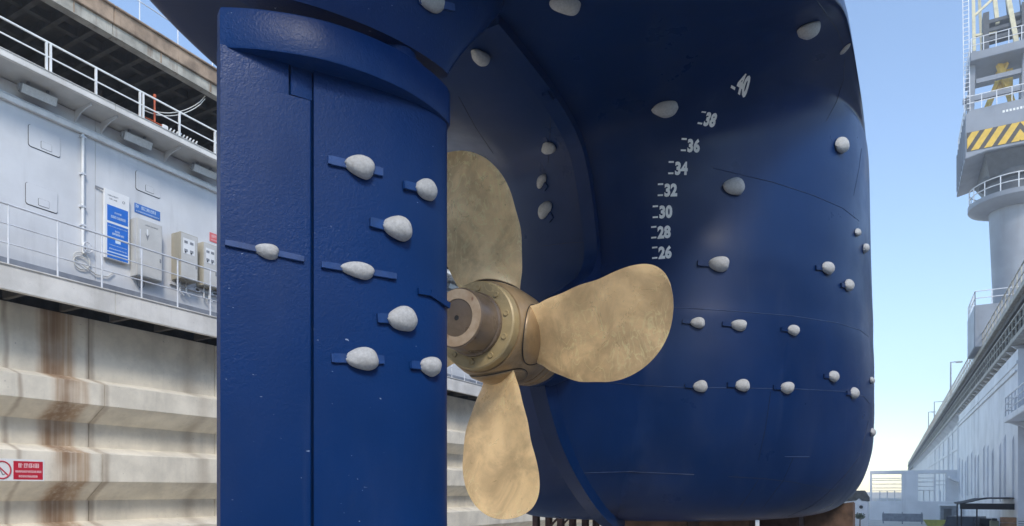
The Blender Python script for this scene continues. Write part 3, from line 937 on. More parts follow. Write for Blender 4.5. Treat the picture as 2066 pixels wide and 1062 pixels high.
# clutter on the upper walkway: standpipe, cable tray, hoses
p = plane_x(312, 248, -14.75)
o = thing('standpipe', 'orange standpipe behind the white railing of the upper walkway', 'pipe', (-14.75, p.y, 9.845))
b = MB(); b.tube([(-14.75, p.y, 9.845), (-14.75, p.y, 10.62)], .024, 10); b.tube([(-14.75, p.y, 10.60), (-14.75, p.y, 10.66)], .036, 10); b.build('riser', M['orange_pipe'], o, 40)
b = MB(); b.tube([(-14.72, p.y-.4, 10.02), (-14.72, p.y+.25, 10.02)], .014, 8); b.build('cross_pipe', M['orange_pipe'], o, 40)
o = thing('cable_rack', 'white ribbed cable rack lying beside the orange standpipe', 'cable rack', (-14.72, p.y+.3, 9.86))
b = MB(); b.box(-14.75, -14.69, p.y+.16, p.y+.30, 9.862, 10.06); b.build('end_plate', M['rail_paint'], o, 30, bevel=.01)
for k in range(9):
    b = MB(); b.bar((-14.70, p.y+.34+k*.085, 9.98), (-14.72, p.y+.39+k*.085, 10.06), .03, .02); b.build('rib', M['rail_paint'], o, 30)
b = MB(); b.box(-14.735, -14.715, p.y+.3, p.y+1.1, 9.955, 9.975); b.build('tray', M['galvanised'], o, 30)
o = thing('hanging_hose', 'pale hoses slung below the top deck beams behind the white railing', 'hose', (-14.9, p.y+.5, 10.6))
for dz in (0, .07):
    b = MB(); b.tube([(-14.8, p.y+1.35-q/12*1.6, 11.33 - dz - 1.05*math.sin(q/12*math.pi*.5)**.8) for q in range(13)], .011, 6); b.build('hose', M['hose_white'], o, 40)

# floodlights under the upper walkway
b = MB(); b.box(-.055, .045, -.335, .335, -.095, .095); fb = b.mesh('housing', M['lamp_body'], 30, True, .012)
b = MB(); b.box(.0455, .053, -.32, .32, -.082, .082); fl_ = b.mesh('lens', M['lamp_lens'], 30, True, .004)
b = MB(); b.box(.0535, .056, -.0025, .0025, -.08, .08); fr = b.mesh('lens_bar', M['galvanised'], 30)
b = MB(); b.box(-.10, -.056, -.20, -.16, -.03, .16); b.box(-.10, -.056, .16, .20, -.03, .16); b.box(-.056, .02, -.36, -.337, -.06, .06); fk = b.mesh('yoke', M['lamp_body'], 30)
for y_, lb in ((7.36, 'floodlight under the upper walkway nearest the left picture edge'), (9.42, 'middle one of three floodlights under the upper walkway'), (11.15, 'floodlight under the upper walkway right beside the rudder edge'),
               (22.2, 'grey floodlight under the upper walkway seen past the propeller'), (30, None)):
    if lb is None: continue
    o = thing('floodlight', lb, 'floodlight', (-15.0, y_, 9.56), 'floodlights under the upper walkway')
    o.rotation_euler = (R(1.5), R(26), 0)
    for nm, mm in (('housing', fb), ('lens', fl_), ('yoke', fk)):
        q = bpy.data.objects.new(nm, mm); col.objects.link(q); q.parent = o
        if nm == 'lens':
            for j in range(6):
                r2 = bpy.data.objects.new('lens_bar', fr); col.objects.link(r2); r2.parent = q; r2.location = (0, -.27+.108*j, 0)

# ---------- signs and cabinets on the wall plates
def strokes(parent, name, mat, x, y0, y1, z0, z1, n, seed, dens=.7):
    """a row of small printed marks, too blurred in the photo to read"""
    rnd = random.Random(seed); b = MB(); cw = (y1-y0)/n
    for i in range(n):
        a = y0+i*cw+cw*.08; w = cw*.84; h = z1-z0
        for k in range(4):
            if rnd.random() > dens: continue
            zz = z0 + h*(.06+.27*k); b.box(x, x+.0015, a, a+w*rnd.uniform(.6, 1), zz, zz+h*.11)
        for k in range(3):
            if rnd.random() > dens: continue
            yy = a + w*(.02+.42*k); b.box(x, x+.0018, yy, yy+w*.13, z0+h*.05, z1-h*rnd.uniform(0, .2))
    return b.build(name, M[mat], parent, 0)
XS = XW + .10
sg = thing('notice_board', 'tall white notice board with blue panels behind the middle railing', 'sign', (XS, 9.03, 6.75))
b = MB(); b.box(XS-.07, XS, 8.76, 9.33, 6.74, 8.27); b.build('board', M['sign_white'], sg, 30, bevel=.01)
for (z0, z1, nm) in ((7.58, 7.93, 'blue_panel'), (6.76, 7.53, 'blue_panel')):
    b = MB(); b.prism([(8.82, z0), (9.29, z0), (9.29, z1), (8.82, z1)], 'x', XS+.0005, XS+.003); b.build(nm, M['sign_blue'], sg, 0)
strokes(sg, 'printed_lines', 'print_grey', XS+.001, 8.83, 9.07, 8.13, 8.16, 9, 1); strokes(sg, 'printed_lines', 'print_grey', XS+.001, 8.86, 9.04, 8.06, 8.09, 7, 2)
b = MB(); b.tube([(XS+.001, 9.19+.025*math.cos(q*.5236), 8.09+.025*math.sin(q*.5236)) for q in range(13)], .005, 5); b.build('round_mark', M['print_grey'], sg, 0)
for i, (y0, y1, z0, z1, n) in enumerate(((8.98, 9.14, 7.77, 7.81, 4), (8.90, 9.24, 7.66, 7.72, 8), (8.84, 9.27, 7.46, 7.475, 14), (8.99, 9.10, 7.36, 7.40, 3), (8.93, 9.20, 7.29, 7.34, 7), (8.86, 9.26, 7.05, 7.065, 14), (8.86, 9.26, 6.96, 6.985, 10))):
    strokes(sg, 'printed_lines', 'print_light', XS+.0035, y0, y1, z0, z1, n, 10+i, .9)
b = MB(); b.box(XS+.0032, XS+.005, 9.0, 9.12, 7.12, 7.20); b.box(XS+.0032, XS+.005, 8.82, 9.29, 6.885, 6.91); b.build('white_patch', M['print_light'], sg, 0)
for y_ in (8.85, 9.25):
    b = MB(); b.bar((XW, y_, 8.2), (XS-.05, y_, 8.2), .03); b.bar((XW, y_, 6.85), (XS-.05, y_, 6.85), .03); b.build('stand_off', M['galvanised'], sg, 30)
b = MB(); b.bar((XW+.03, 8.6, 8.26), (XS-.04, 8.80, 8.24), .025); b.build('top_arm', M['print_grey'], sg, 30)
s2 = thing('blue_sign', 'small blue lettered sign above the tall grey cabinet', 'sign', (XW+.01, 9.8, 8.0))
b = MB(); b.box(XW+.002, XW+.012, 9.50, 10.13, 8.02, 8.235); b.build('plate', M['sign_band'], s2, 30, bevel=.003)
strokes(s2, 'printed_lines', 'print_light', XW+.013, 9.52, 9.60, 8.13, 8.21, 2, 30, .8); strokes(s2, 'printed_lines', 'print_light', XW+.013, 9.66, 10.03, 8.12, 8.20, 8, 31, .8); strokes(s2, 'printed_lines', 'print_light', XW+.013, 9.53, 10.10, 8.05, 8.075, 20, 32, .8)
s3 = thing('red_sign', 'small red lettered sign above the last cabinet beside the rudder edge', 'sign', (XW+.01, 11.7, 8.0))
b = MB(); b.box(XW+.002, XW+.012, 11.48, 12.1, 7.98, 8.21); b.build('plate', M['sign_pink'], s3, 30, bevel=.003)
strokes(s3, 'printed_lines', 'print_pink', XW+.013, 11.52, 11.85, 8.09, 8.17, 6, 33, .8); strokes(s3, 'printed_lines', 'print_pink', XW+.013, 11.52, 12.05, 8.02, 8.05, 16, 34, .8)
s4 = thing('no_smoking_sign', 'red and white no smoking sign fixed to the lowest concrete ledge', 'sign', (XF, 7.0, 1.8))
xs = XF + .006
b = MB(); b.box(XF+.001, xs, 6.30, 7.415, 1.785, 2.215); b.build('plate', M['sign_white'], s4, 30, bevel=.004)
b = MB(); b.box(xs+.0002, xs+.002, 6.86, 7.385, 1.815, 2.175); b.build('red_panel', M['sign_red'], s4, 0)
for i, (y0, y1, z0, z1, n) in enumerate(((6.94, 7.32, 2.045, 2.135, 4), (6.89, 7.36, 1.95, 1.995, 16), (6.95, 7.29, 1.855, 1.90, 10))):
    strokes(s4, 'printed_lines', 'print_pink', xs+.0022, y0, y1, z0, z1, n, 50+i, .95)
b = MB(); b.tube([(xs+.003, 6.665+.148*math.cos(q*math.pi/16), 1.995+.165*math.sin(q*math.pi/16)) for q in range(33)], .014, 6)
b.bar((xs+.003, 6.57, 2.10), (xs+.003, 6.77, 1.89), .024, .006, (1, 0, 0)); b.build('prohibition_ring', M['sign_red'], s4, 40)
b = MB(); b.bar((xs+.002, 6.62, 2.03), (xs+.002, 6.68, 1.90), .02, .004, (1, 0, 0)); b.bar((xs+.002, 6.68, 1.9), (xs+.002, 6.73, 1.93), .015, .004, (1, 0, 0)); b.build('pictogram', M['print_grey'], s4, 0)

def cabinet(label, y0, y1, z0, z1, dep, mats, kind):
    x1 = XW + dep
    o = thing('cabinet', label, 'cabinet', (XW, (y0+y1)/2, z0), 'electrical cabinets on the middle walkway')
    b = MB(); b.box(XW+.001, x1, y0, y1, z0, z1); b.build('body', M[mats[0]], o, 30, bevel=.008)
    b = MB(); b.box(x1+.0005, x1+.014, y0+.02, y1-.02, z0+.02, z1-.02); dr = b.build('door', M[mats[1]], o, 30, bevel=.004)
    b = MB(); b.box(x1+.0145, x1+.03, y1-.075, y1-.05, (z0+z1)/2-.22, (z0+z1)/2-.14); b.build('handle', M['print_grey'], dr, 30)
    if kind == 'arrow':
        m_ = (y0+y1)/2 - .06; zz = z1 - .42
        b = MB(); b.prism([(m_-.05, zz+.12), (m_, zz+.06), (m_+.05, zz+.12), (m_, zz-.05)], 'x', x1+.0145, x1+.0165); b.build('arrow_mark', M['print_grey'], dr, 0)
        b = MB(); b.prism([(m_-.02, zz+.22), (m_+.02, zz+.22), (m_+.012, zz+.08), (m_-.012, zz+.08)], 'x', x1+.0146, x1+.016); b.build('arrow_stem', M['sign_white'], dr, 0)
        strokes(o, 'printed_lines', 'print_grey', x1+.0146, y0+.2, y1-.12, z1-.13, z1-.10, 12, 60, .7)
        b = MB(); b.box(x1+.0145, x1+.02, y0+.07, y0+.09, z0+.4, z1-.25); b.build('hinge_rod', M['galvanised'], dr, 30)
    else:
        b = MB(); b.box(x1+.0145, x1+.018, y0+.07, y1-.10, z1-.50, z1-.13); b.build('meter_panel', M['sign_white'], dr, 0)
        for zz in (z1-.22, z1-.42):
            for q in (.30, .62):
                yy = y0 + (y1-y0)*q
                b = MB(); b.box(x1+.0185, x1+.022, yy-.045, yy+.045, zz-.03, zz+.03); b.build('meter', M['print_grey'], dr, 0)
                if zz < z1-.3:
                    b = MB(); b.tube([(x1+.018, yy-.015, zz-.045), (x1+.03, yy-.015, zz-.045)], .018, 8); b.build('switch_knob', M['black'], dr, 30)
        for q in (.35, .7):
            yy = y0 + (y1-y0)*q
            b = MB(); b.tube([(XW+.1, yy, z0), (XW+.1, yy, z0-.25), (XW+.1, yy+.1, z0-.32)], .018, 8); b.build('conduit', M['rail_paint'], o, 40)
        b = MB(); b.box(XW+.002, XW+.06, y0-.05, y1+.25, z0-.12, z0-.05); b.build('mounting_rail', M['galvanised'], o, 30)
cabinet('tall grey cabinet with arrow mark, below the small blue sign', 9.40, 10.03, 6.50, 7.82, .24, ('cab_grey', 'cab_grey'), 'arrow')
cabinet('beige sided cabinet with white meter panel, second from the notice board', 10.42, 10.90, 6.70, 7.82, .34, ('cab_open', 'cab_grey'), 'meter')
cabinet('narrower beige cabinet with white meter panel, third from the notice board', 11.10, 11.52, 6.72, 7.80, .26, ('cab_beige', 'cab_grey'), 'meter')
cabinet('last cabinet of the row, half hidden by the rudder edge', 11.60, 12.0, 6.75, 7.80, .2, ('cab_beige', 'cab_grey'), 'meter')
o = thing('valve_wheel', 'grey hand wheel on the wall left of the notice board', 'valve', (XW+.1, 8.36, 7.1))
p = plane_x(176, 500, XW+.1)
b = MB(); b.tube([(XW+.12, p.y+.10*math.cos(q*math.pi/12), p.z+.11*math.sin(q*math.pi/12)) for q in range(25)], .012, 6); b.build('rim', M['galvanised'], o, 40)
for q in range(3):
    a_ = q*math.pi/3
    b = MB(); b.bar((XW+.12, p.y+.1*math.cos(a_), p.z+.1*math.sin(a_)), (XW+.12, p.y-.1*math.cos(a_), p.z-.1*math.sin(a_)), .014); b.build('spoke', M['galvanised'], o, 30)
b = MB(); b.tube([(XW, p.y, p.z), (XW+.12, p.y, p.z)], .02, 8); b.build('spindle', M['galvanised'], o, 40)
p = plane_x(165, 535, XW+.05)
hp = [(XW+.05+.01*math.sin(q), p.y+.17*math.cos(q*.42), p.z+.16*math.sin(q*.42)+.006*q) for q in range(24)] + [(XW+.05, p.y+.3, p.z-.12), (XW+.05, p.y+.55, p.z-.1), (XW+.05, p.y+.7, p.z+.05)]
b = MB(); b.tube(hp, .013, 6); b.build('hose_coil', M['hose_white'], None, 40, label='white hose coiled on the wall beneath the hand wheel', cat='hose')
p = plane_x(284, 570, XW+.05)
b = MB(); b.tube([(XW+.05+.008*math.sin(q), p.y+.09*math.cos(q*.6), p.z+.13*math.sin(q*.6)) for q in range(22)], .009, 6); b.build('cable_coil', M['print_grey'], None, 40, label='thin grey cable coil hanging under the tall grey cabinet', cat='cable')

# ------------------------------------------------------------------ right wing wall of the dock
XG = 5.7                                    # edge of its walkways
rw = thing('dock_wall', 'pale blue grey dock wall with vertical ribs, receding on the right', 'dock wall', (XG+.4, 90, FLOOR))
def seg_wall(x0, x1, y0, y1, z0, z1, name, mat, bevel=.01):
    b = MB(); b.box(x0, x1, y0, y1, z0, z1); return b.build(name, M[mat], rw, 30, bevel=bevel)
NEAR = [46.0, 53.5, 61.0, 68.5, 76.5, 84.0]
for a, c in zip(NEAR, NEAR[1:]): seg_wall(6.0, 9.4, a+.01, c-.01, FLOOR, 9.35, 'wall_plate', 'steel_right')
for a in range(84, 330, 8): seg_wall(6.5, 9.4, a+.01, a+7.99, FLOOR, 9.6, 'wall_plate', 'steel_right')
for a in (-24, -19, -14, -9, -4, 1, 6, 11, 16, 21, 26, 31, 36, 41): seg_wall(6.95, 9.4, a+.01, a+4.99, FLOOR, 9.6 if a > 30 else 5.2, 'wall_plate', 'steel_right')
b = MB(); b.prism([(6.0, .9), (5.9, 1.1), (5.9, 4.4), (6.0, 4.75)], 'y', -.05, .05); rib_m = b.mesh('rib', M['steel_right'], 30, True, .015)
for k in range(13): inst('rib', rib_m, rw, (0, 47.4+k*2.9+.5*math.sin(k*2.3), .3*math.sin(k*1.7)))
b = MB(); b.box(5.93, 6.0, 46, 84, 8.55, 8.72); b.build('top_band', M['steel_right'], rw, 30)
b = MB(); b.box(6.38, 6.5, 84.1, 330, 6.2, 6.5); b.box(6.4, 6.5, 84.1, 330, 8.6, 8.85); b.build('stringer', M['steel_right'], rw, 30)
for y_ in (91, 99, 107, 116, 126, 138): b = MB(); b.box(6.36, 6.5, y_-.15, y_+.15, FLOOR, 9.5); b.build('pilaster', M['steel_right'], rw, 30)
for y_ in (88, 104):
    b = MB(); b.tube([(6.3, y_, 8.4), (6.3, y_, 2.0), (6.1, y_+.5, 0.5)], .11, 8); b.build('down_pipe', M['white_wall'], rw, 40)
b = MB(); b.tube([(5.95, 46.3, 8.2), (5.95, 84, 8.2)], .06, 8); b.build('service_pipe', M['galvanised'], rw, 40)
b = MB(); b.box(-20, 11, -27, -25.5, FLOOR, 12.0); b.build('added_dark_wall', M['keel_block'], None, 30, kind='structure')  # unseen dark wall added behind the camera to dim reflections in the hull
# side landing with railing at the near end
lw = thing('landing', 'walkway landing with edge beam at the right picture edge', 'walkway', (XG+.5, 41, 5.3))
b = MB(); b.box(5.35, 6.94, -24, 45.9, 5.30, 5.62); b.build('edge_beam', M['steel_right'], lw, 30, bevel=.02)
b = MB(); b.prism([(5.5, 5.29), (6.94, 5.29), (6.94, 4.7)], 'y', 45.2, 45.7); b.build('bracket', M['steel_right'], lw, 30)
lr = railing('railing', 'grey railing round the landing at the right picture edge', 5.42, 5.62, [-23.5+1.1*k for k in range(64)], ((.35, .03), (.7, .03), (1.05, .04)), 1.05, -24, 45.9, M['galvanised'], M['galvanised'], .035)
b = MB()
for zz in (5.97, 6.32, 6.67): b.tube([(5.42, 45.88, zz), (6.9, 45.88, zz)], .03, 6)
for xx in (5.9, 6.4, 6.88): b.tube([(xx, 45.88, 5.62), (xx, 45.88, 6.67)], .03, 6)
b.build('end_rail', M['galvanised'], lr, 40)
# upper walkway and top deck
uw = thing('walkway', 'upper walkway along the top of the right dock wall', 'walkway', (XG, 90, 9.6))
b = MB(); b.box(XG, 7.4, 31, 330, 9.62, 9.86); b.build('deck_slab', M['edge_beam'], uw, 30, bevel=.01)
b = MB(); b.prism([(XG+.05, 9.6), (6.48, 9.6), (6.48, 9.0)], 'y', -.06, .06); kb = b.mesh('bracket', M['steel_right'], 30)
for k in range(110): inst('bracket', kb, uw, (0, 85+k*1.6, 0))
for k in range(20): inst('bracket', kb, uw, (.0, 46.5+k*1.95, .0))
railing('railing', 'grey railing along the upper walkway of the right dock wall', XG+.05, 9.86, [36+1.25*k for k in range(235)], ((.5, .03), (1.0, .04)), 1.0, 36, 329, M['edge_beam'], M['edge_beam'], .04, 'railing', False)
dk = thing('top_deck', 'overhanging top deck with dark underside on the right dock wall', 'deck', (XG+1, 90, 11.5))
b = MB(); b.box(XG-.1, 10.5, 31, 330, 11.62, 11.95); b.build('deck_slab', M['edge_beam'], dk, 30, bevel=.02)
b = MB(); b.box(XG+.1, XG+.3, 31, 330, 11.3, 11.618); b.build('edge_beam', M['beam_steel'], dk, 30)
b = MB(); b.box(XG+.3, 10.3, -.06, .06, 11.3, 11.618); kb = b.mesh('cross_beam', M['beam_steel'], 30)
for k in range(120): inst('cross_beam', kb, dk, (0, 36+k*2.05, 0))
b = MB(); b.box(9.2, 9.4, 31, 330, 9.6, 11.6); b.build('back_wall', M['beam_steel'], dk, 30)
b = MB(); b.box(7.6, 7.8, -.1, .1, 9.86, 11.35); kc = b.mesh('column', M['edge_beam'], 30)
for k in range(58): inst('column', kc, dk, (0, 37+k*4.8, 0))
b = MB(); b.box(-.22, .22, -.3, .3, -.2, .2); kd = b.mesh('lamp_box', M['lamp_lens'], 30, True, .04)
for k in range(16): inst('lamp_box', kd, dk, (6.6+.5*(k % 2), 40+k*6.3, 11.05))
railing('railing', 'thin railing along the top deck edge of the right dock wall', XG, 11.95, [30+1.4*k for k in range(210)], ((.5, .025), (1.0, .03)), 1.0, 30, 323, M['edge_beam'], M['edge_beam'], .03, 'railing', False)
for px, y_, h, lb in ((1905, 98, 5.2, 'lamp post nearest the crane on the right top deck'), (1870, 135, 4.6, 'middle lamp post with long arm on the right top deck'), (1843, 156, 5.0, 'farthest lamp post on the right top deck')):
    o = thing('lamp_post', lb, 'lamp post', (6.2, y_, 11.95), 'lamp posts on the right top deck')
    b = MB(); b.tube([(6.2, y_, 11.95), (6.2, y_, 11.95+h)], [.11, .07], 8); b.build('pole', M['crane_grey'], o, 40)
    ar = 2.4 if y_ == 135 else .9
    b = MB(); b.bar((6.2, y_, 11.9+h), (6.2+ar, y_, 11.95+h), .1); b.build('arm', M['crane_grey'], o, 30)
    b = MB(); b.box(6.2+ar-.4, 6.2+ar+.3, y_-.2, y_+.2, 11.8+h, 11.95+h); b.build('lamp_head', M['lamp_body'], o, 30, bevel=.03)

# ------------------------------------------------------------------ dock crane
CXc, CYc = 7.79, 62.0
cr = thing('dock_crane', 'grey dock crane with yellow striped machine house on a tall column', 'crane', (CXc, CYc, 11.95))
def ring(r, z, n=40, cx=CXc, cy=CYc): return [(cx+r*math.cos(2*math.pi*k/n), cy+r*math.sin(2*math.pi*k/n), z) for k in range(n)]
b = MB(); b.box(CXc-2.6, CXc+2.6, CYc-2.6, CYc+2.6, 11.96, 15.0); b.build('pedestal', M['crane_grey'], cr, 30, bevel=.05)
b = MB(); loft(b, [ring(1.2, 15.0), ring(1.28, 17), ring(1.5, 22.6)]); b.build('column', M['crane_grey'], cr, 40)
b = MB(); loft(b, [ring(1.9, 22.2), ring(2.75, 22.55), ring(2.8, 22.62), ring(2.8, 22.95), ring(2.0, 22.96)]); b.build('ring_platform', M['crane_grey'], cr, 35)
b = MB(); loft(b, [ring(1.7, 22.9), ring(1.7, 24.2), ring(2.1, 24.3), ring(2.1, 24.7)]); b.build('slewing_ring', M['crane_dark'], cr, 35)
b = MB()
for zz in (.55, 1.1): b.tube(ring(2.7, 22.95+zz, 32) + ring(2.7, 22.95+zz, 32)[:1], .04, 6)
for k in range(16): b.tube([ring(2.7, 22.95, 16)[k], ring(2.7, 24.05, 16)[k]], .035, 6)
b.build('ring_railing', M['galvanised'], cr, 40)
b = MB()
for zz in (.5, 1.0):
    for a, c in (((-2.55, -2.55), (2.55, -2.55)), ((-2.55, -2.55), (-2.55, 2.55))): b.tube([(CXc+a[0], CYc+a[1], 15+zz), (CXc+c[0], CYc+c[1], 15+zz)], .035, 6)
for k in range(6):
    b.tube([(CXc-2.55+k, CYc-2.55, 15), (CXc-2.55+k, CYc-2.55, 16)], .035, 6); b.tube([(CXc-2.55, CYc-2.55+k, 15), (CXc-2.55, CYc-2.55+k, 16)], .035, 6)
b.build('pedestal_railing', M['galvanised'], cr, 40)
hx0, hx1, hy0, hy1 = CXc-3.2, CXc+3.2, CYc-3.2, CYc+4.2
b = MB()
loft(b, [[(CXc-1.6, CYc-1.8, 24.4), (CXc+1.6, CYc-1.8, 24.3), (CXc+1.6, CYc+2.4, 24.3), (CXc-1.6, CYc+2.4, 24.3)], [(CXc-2.0, hy0+.3, 25.7), (CXc+2.0, hy0+.3, 25.7), (CXc+2.0, hy1-.3, 25.7), (CXc-2.0, hy1-.3, 25.7)]]); b.build('house_cradle', M['crane_dark'], cr, 30)
b = MB(); b.prism([(hx0, 25.45), (CXc-1.9, 25.75), (hx1, 25.75), (hx1, 28.9), (hx0+.3, 28.9), (hx0, 28.6)], 'y', hy0, hy1); house = b.build('machine_house', M['crane_grey'], cr, 30, bevel=.04)
for k in range(7):
    b = MB(); b.box(hx0-.08, hx0-.002, hy0+.4+k*1.0, hy0+.52+k*1.0, 25.6, 28.5); b.build('side_rib', M['crane_grey'], house, 30)
b = MB(); b.box(hx0+.1, hx1, hy0-.03, hy0-.002, 25.95, 27.3); b.build('hazard_board', M['hazard_dark'], house, 30)
def clip_x(poly, xm, keep):
    out = []
    for (p, q) in zip(poly, poly[1:]+poly[:1]):
        ip = keep*(p[0]-xm) >= 0; iq = keep*(q[0]-xm) >= 0
        if ip: out.append(p)
        if ip != iq:
            f_ = (xm-p[0])/(q[0]-p[0]); out.append((xm, p[1]+(q[1]-p[1])*f_))
    return out
for k in range(-1, 7):
    for sg_ in (-1, 1):
        x_ = CXc + sg_*k*.78
        pol = clip_x(clip_x([(x_, 27.28), (x_+sg_*.46, 27.28), (x_+sg_*1.3, 25.97), (x_+sg_*.84, 25.97)], hx0+.12, 1), hx1-.02, -1)
        pol = clip_x(pol, CXc, sg_)
        if len(pol) < 3: continue
        b = MB(); b.prism(pol, 'y', hy0-.05, hy0-.032); b.build('hazard_stripe', M['hazard_yellow'], house, 0)
strokes_b = MB()
for k in range(9): strokes_b.box(CXc+.2-1.2+k*.2, CXc+.2-1.07+k*.2, hy0-.012, hy0-.002, 28.2, 28.36)
strokes_b.build('printed_lines', M['rail_paint'], house, 0)
b = MB()
for zz in (.5, 1.0):
    b.tube([(hx0+.1, hy1, 28.9+zz), (hx0+.1, hy0, 28.9+zz), (hx1, hy0, 28.9+zz)], .035, 6)
for k in range(8):
    b.tube([(hx0+.1+k*.88, hy0, 28.9), (hx0+.1+k*.88, hy0, 29.9)], .03, 6); b.tube([(hx0+.1, hy0+k, 28.9), (hx0+.1, hy0+k, 29.9)], .03, 6)
b.build('roof_railing', M['galvanised'], cr, 40)
for x_, y_ in ((CXc-2.7, hy0+.6), (CXc+.45, hy0+.6), (CXc-2.5, hy0+3.2), (CXc+.65, hy0+3.2)):
    b = MB(); b.bar((x_-.15, y_, 28.9), (x_, y_, 33.3), .42, .42); b.build('tower_leg', M['crane_grey'], cr, 30, bevel=.02)
for z_ in (29.9, 31.1):
    b = MB(); b.box(CXc-3.3 if z_ < 30.5 else CXc-2.5, CXc+1.2, hy0+.45, hy0+.75, z_-.16, z_+.16); b.build('tower_beam', M['crane_grey'], cr, 30)
b = MB(); b.box(CXc-2.9, CXc+3.0, hy0-.2, hy0+4, 32.3, 32.9); b.build('tower_platform', M['crane_grey'], cr, 30, bevel=.03)
b = MB()
for zz in (.5, 1.0): b.tube([(CXc-2.85, hy0+3.9, 32.9+zz), (CXc-2.85, hy0-.15, 32.9+zz), (CXc+3, hy0-.15, 32.9+zz)], .03, 6)
for k in range(9): b.tube([(CXc-2.85+k*.73, hy0-.15, 32.9), (CXc-2.85+k*.73, hy0-.15, 33.9)], .028, 6)
b.build('platform_railing', M['galvanised'], cr, 40)
for z_ in (34.0, 34.6, 35.2):
    b = MB(); b.box(CXc-2.0, CXc+.6, hy0+.6, hy0+1.3, z_-.12, z_+.16); b.build('sheave_block', M['crane_dark'], cr, 30, bevel=.03)
for x_ in (CXc-1.9, CXc+.35):
    b = MB(); b.box(x_-.18, x_+.18, hy0+.5, hy0+1.4, 32.9, 35.9); b.build('sheave_frame', M['crane_dark'], cr, 30)
b = MB(); b.bar((CXc-2.0, hy0+2, 28.9), (CXc-.3, hy0+1.2, 33.2), .30, .30); b.bar((CXc-.1, hy0+1.6, 28.9), (CXc-1.3, hy0+1.2, 33.2), .34, .3); b.box(CXc-1.2, CXc-.2, hy0+1.6, hy0+2.4, 30.6, 32.0); b.build('back_stay', M['crane_yellow'], cr, 30)
for a, c, w in (((CXc-2.6, hy0+.6, 33), (CXc-2.75, hy0+.6, 44), .2), ((CXc-1.9, hy0+2.6, 33), (CXc-2.35, hy0+2.6, 44), .18), ((CXc-.1, hy0+.6, 33), (CXc-1.9, hy0+.8, 46), .28), ((CXc-1.2, hy0+.8, 35), (CXc-2.15, hy0+.9, 46), .24)):
    b = MB(); b.bar(a, c, w); b.build('jib_chord', M['crane_cream'], cr, 30)
for k in range(7):
    z_ = 34.5+k*1.4
    b = MB(); b.bar((CXc-2.64, hy0+.6, z_), (CXc-1.25-.09*k, hy0+.8, z_+(1.1 if k % 2 else -.1)), .15); b.build('jib_brace', M['crane_cream'], cr, 30)
b = MB()
for x_ in (CXc-3.35, CXc-3.0): b.bar((x_+.12, hy0+.3, 28.9), (x_-.05, hy0+.3, 44), .05)
for k in range(48): b.bar((CXc-3.23-.0035*k, hy0+.3, 29.2+k*.31), (CXc-2.9-.0035*k, hy0+.3, 29.2+k*.31), .04)
b.build('ladder', M['galvanised'], cr, 30)
for a, c in (((CXc+.9, hy0+.8, 34.2), (CXc-.9, hy0+.8, 46)), ((CXc-.6, hy0+.9, 35.3), (CXc-1.4, hy0+.9, 46)), ((CXc+.2, hy0+.9, 35.3), (CXc-.9, hy0+.9, 46)), ((CXc+.35, hy0+1.0, 29), (CXc+.25, hy0+1.0, 35))):
    b = MB(); b.tube([a, c], .035, 6); b.build('hoist_cable', M['crane_dark'], cr, 40)

# ------------------------------------------------------------------ far end of the dock
fg = thing('dock_gate', 'pale open framed gate structure closing the far end of the dock', 'gate', (2.2, 88, FLOOR))
GY = 88
def gbox(x0, x1, z0, z1, name, d0=0, d1=1.2, mat='white_wall'):
    b = MB(); b.box(x0, x1, GY+d0, GY+d1, z0, z1); return b.build(name, M[mat], fg, 30, bevel=.02)
def gx(px): u = (px-1033)/FPX; return GY*(.8736*u-.4866)/(.8736+.4866*u)
def gz(py): return 1.6 + (990-py)/FPX*75.5
gbox(gx(1755), gx(1945), FLOOR, gz(1012), 'base_wall')
gbox(gx(1755), gx(1945), gz(956), gz(949), 'top_beam')
for a, c in ((1755, 1759), (1819, 1852), (1884, 1888), (1908, 1945)): gbox(gx(a), gx(c), gz(1011.9), gz(956.1), 'pillar', .01, 1.15)
for a, c, zs, xs_ in ((1759, 1819, (964, 968, 976, 984, 990), (1775, 1790, 1805)), (1852, 1884, (964, 972, 981, 989), (1864, 1876)), (1888, 1908, (970, 978), (1898,))):
    for z_ in zs: gbox(gx(a)+.01, gx(c)-.01, gz(z_+1.4), gz(z_), 'cross_beam', .2, .7)
    for x_ in xs_: gbox(gx(x_)-.05, gx(x_)+.05, gz(1011.8), gz(990), 'mullion', .71, .8)
b = MB(); b.prism([(gx(1908)+.2, gz(962)), (gx(1944), gz(975)), (gx(1944), gz(980)), (gx(1908)+.2, gz(966))], 'y', GY-2.5, GY-.01); b.build('canopy', M['white_wall'], fg, 30)
ch = thing('white_house', 'small white gabled house with oval window behind the ship bottom', 'house', (-2.9, 72, FLOOR))
b = MB(); b.prism([(-4.3, FLOOR), (-2.0, FLOOR), (-2.0, .55), (-2.5, .62), (-2.75, .85), (-3.0, .62), (-4.3, .45)], 'y', 72, 75); b.build('wall', M['white_wall'], ch, 30)
b = MB(); b.prism([(-4.5, .46), (-3.05, .64), (-2.75, .88), (-2.45, .64), (-1.9, .57), (-1.9, .9), (-2.3, 1.6), (-4.5, 1.6)], 'y', 72.6, 75.4); b.build('roof', M['roof_tile'], ch, 30)
b = MB(); b.tube([(-2.55, 71.99, .05), (-2.55, 71.9, .05)], .16, 16); b.build('window', M['car_glass'], ch, 40)
b = MB(); b.box(-3.7, -3.5, 71.95, 71.99, -.35, .1); b.build('window', M['car_glass'], ch, 30)
tr = thing('small_tree', 'small pale green tree in front of the white house', 'tree', (-2.6, 70.5, FLOOR))
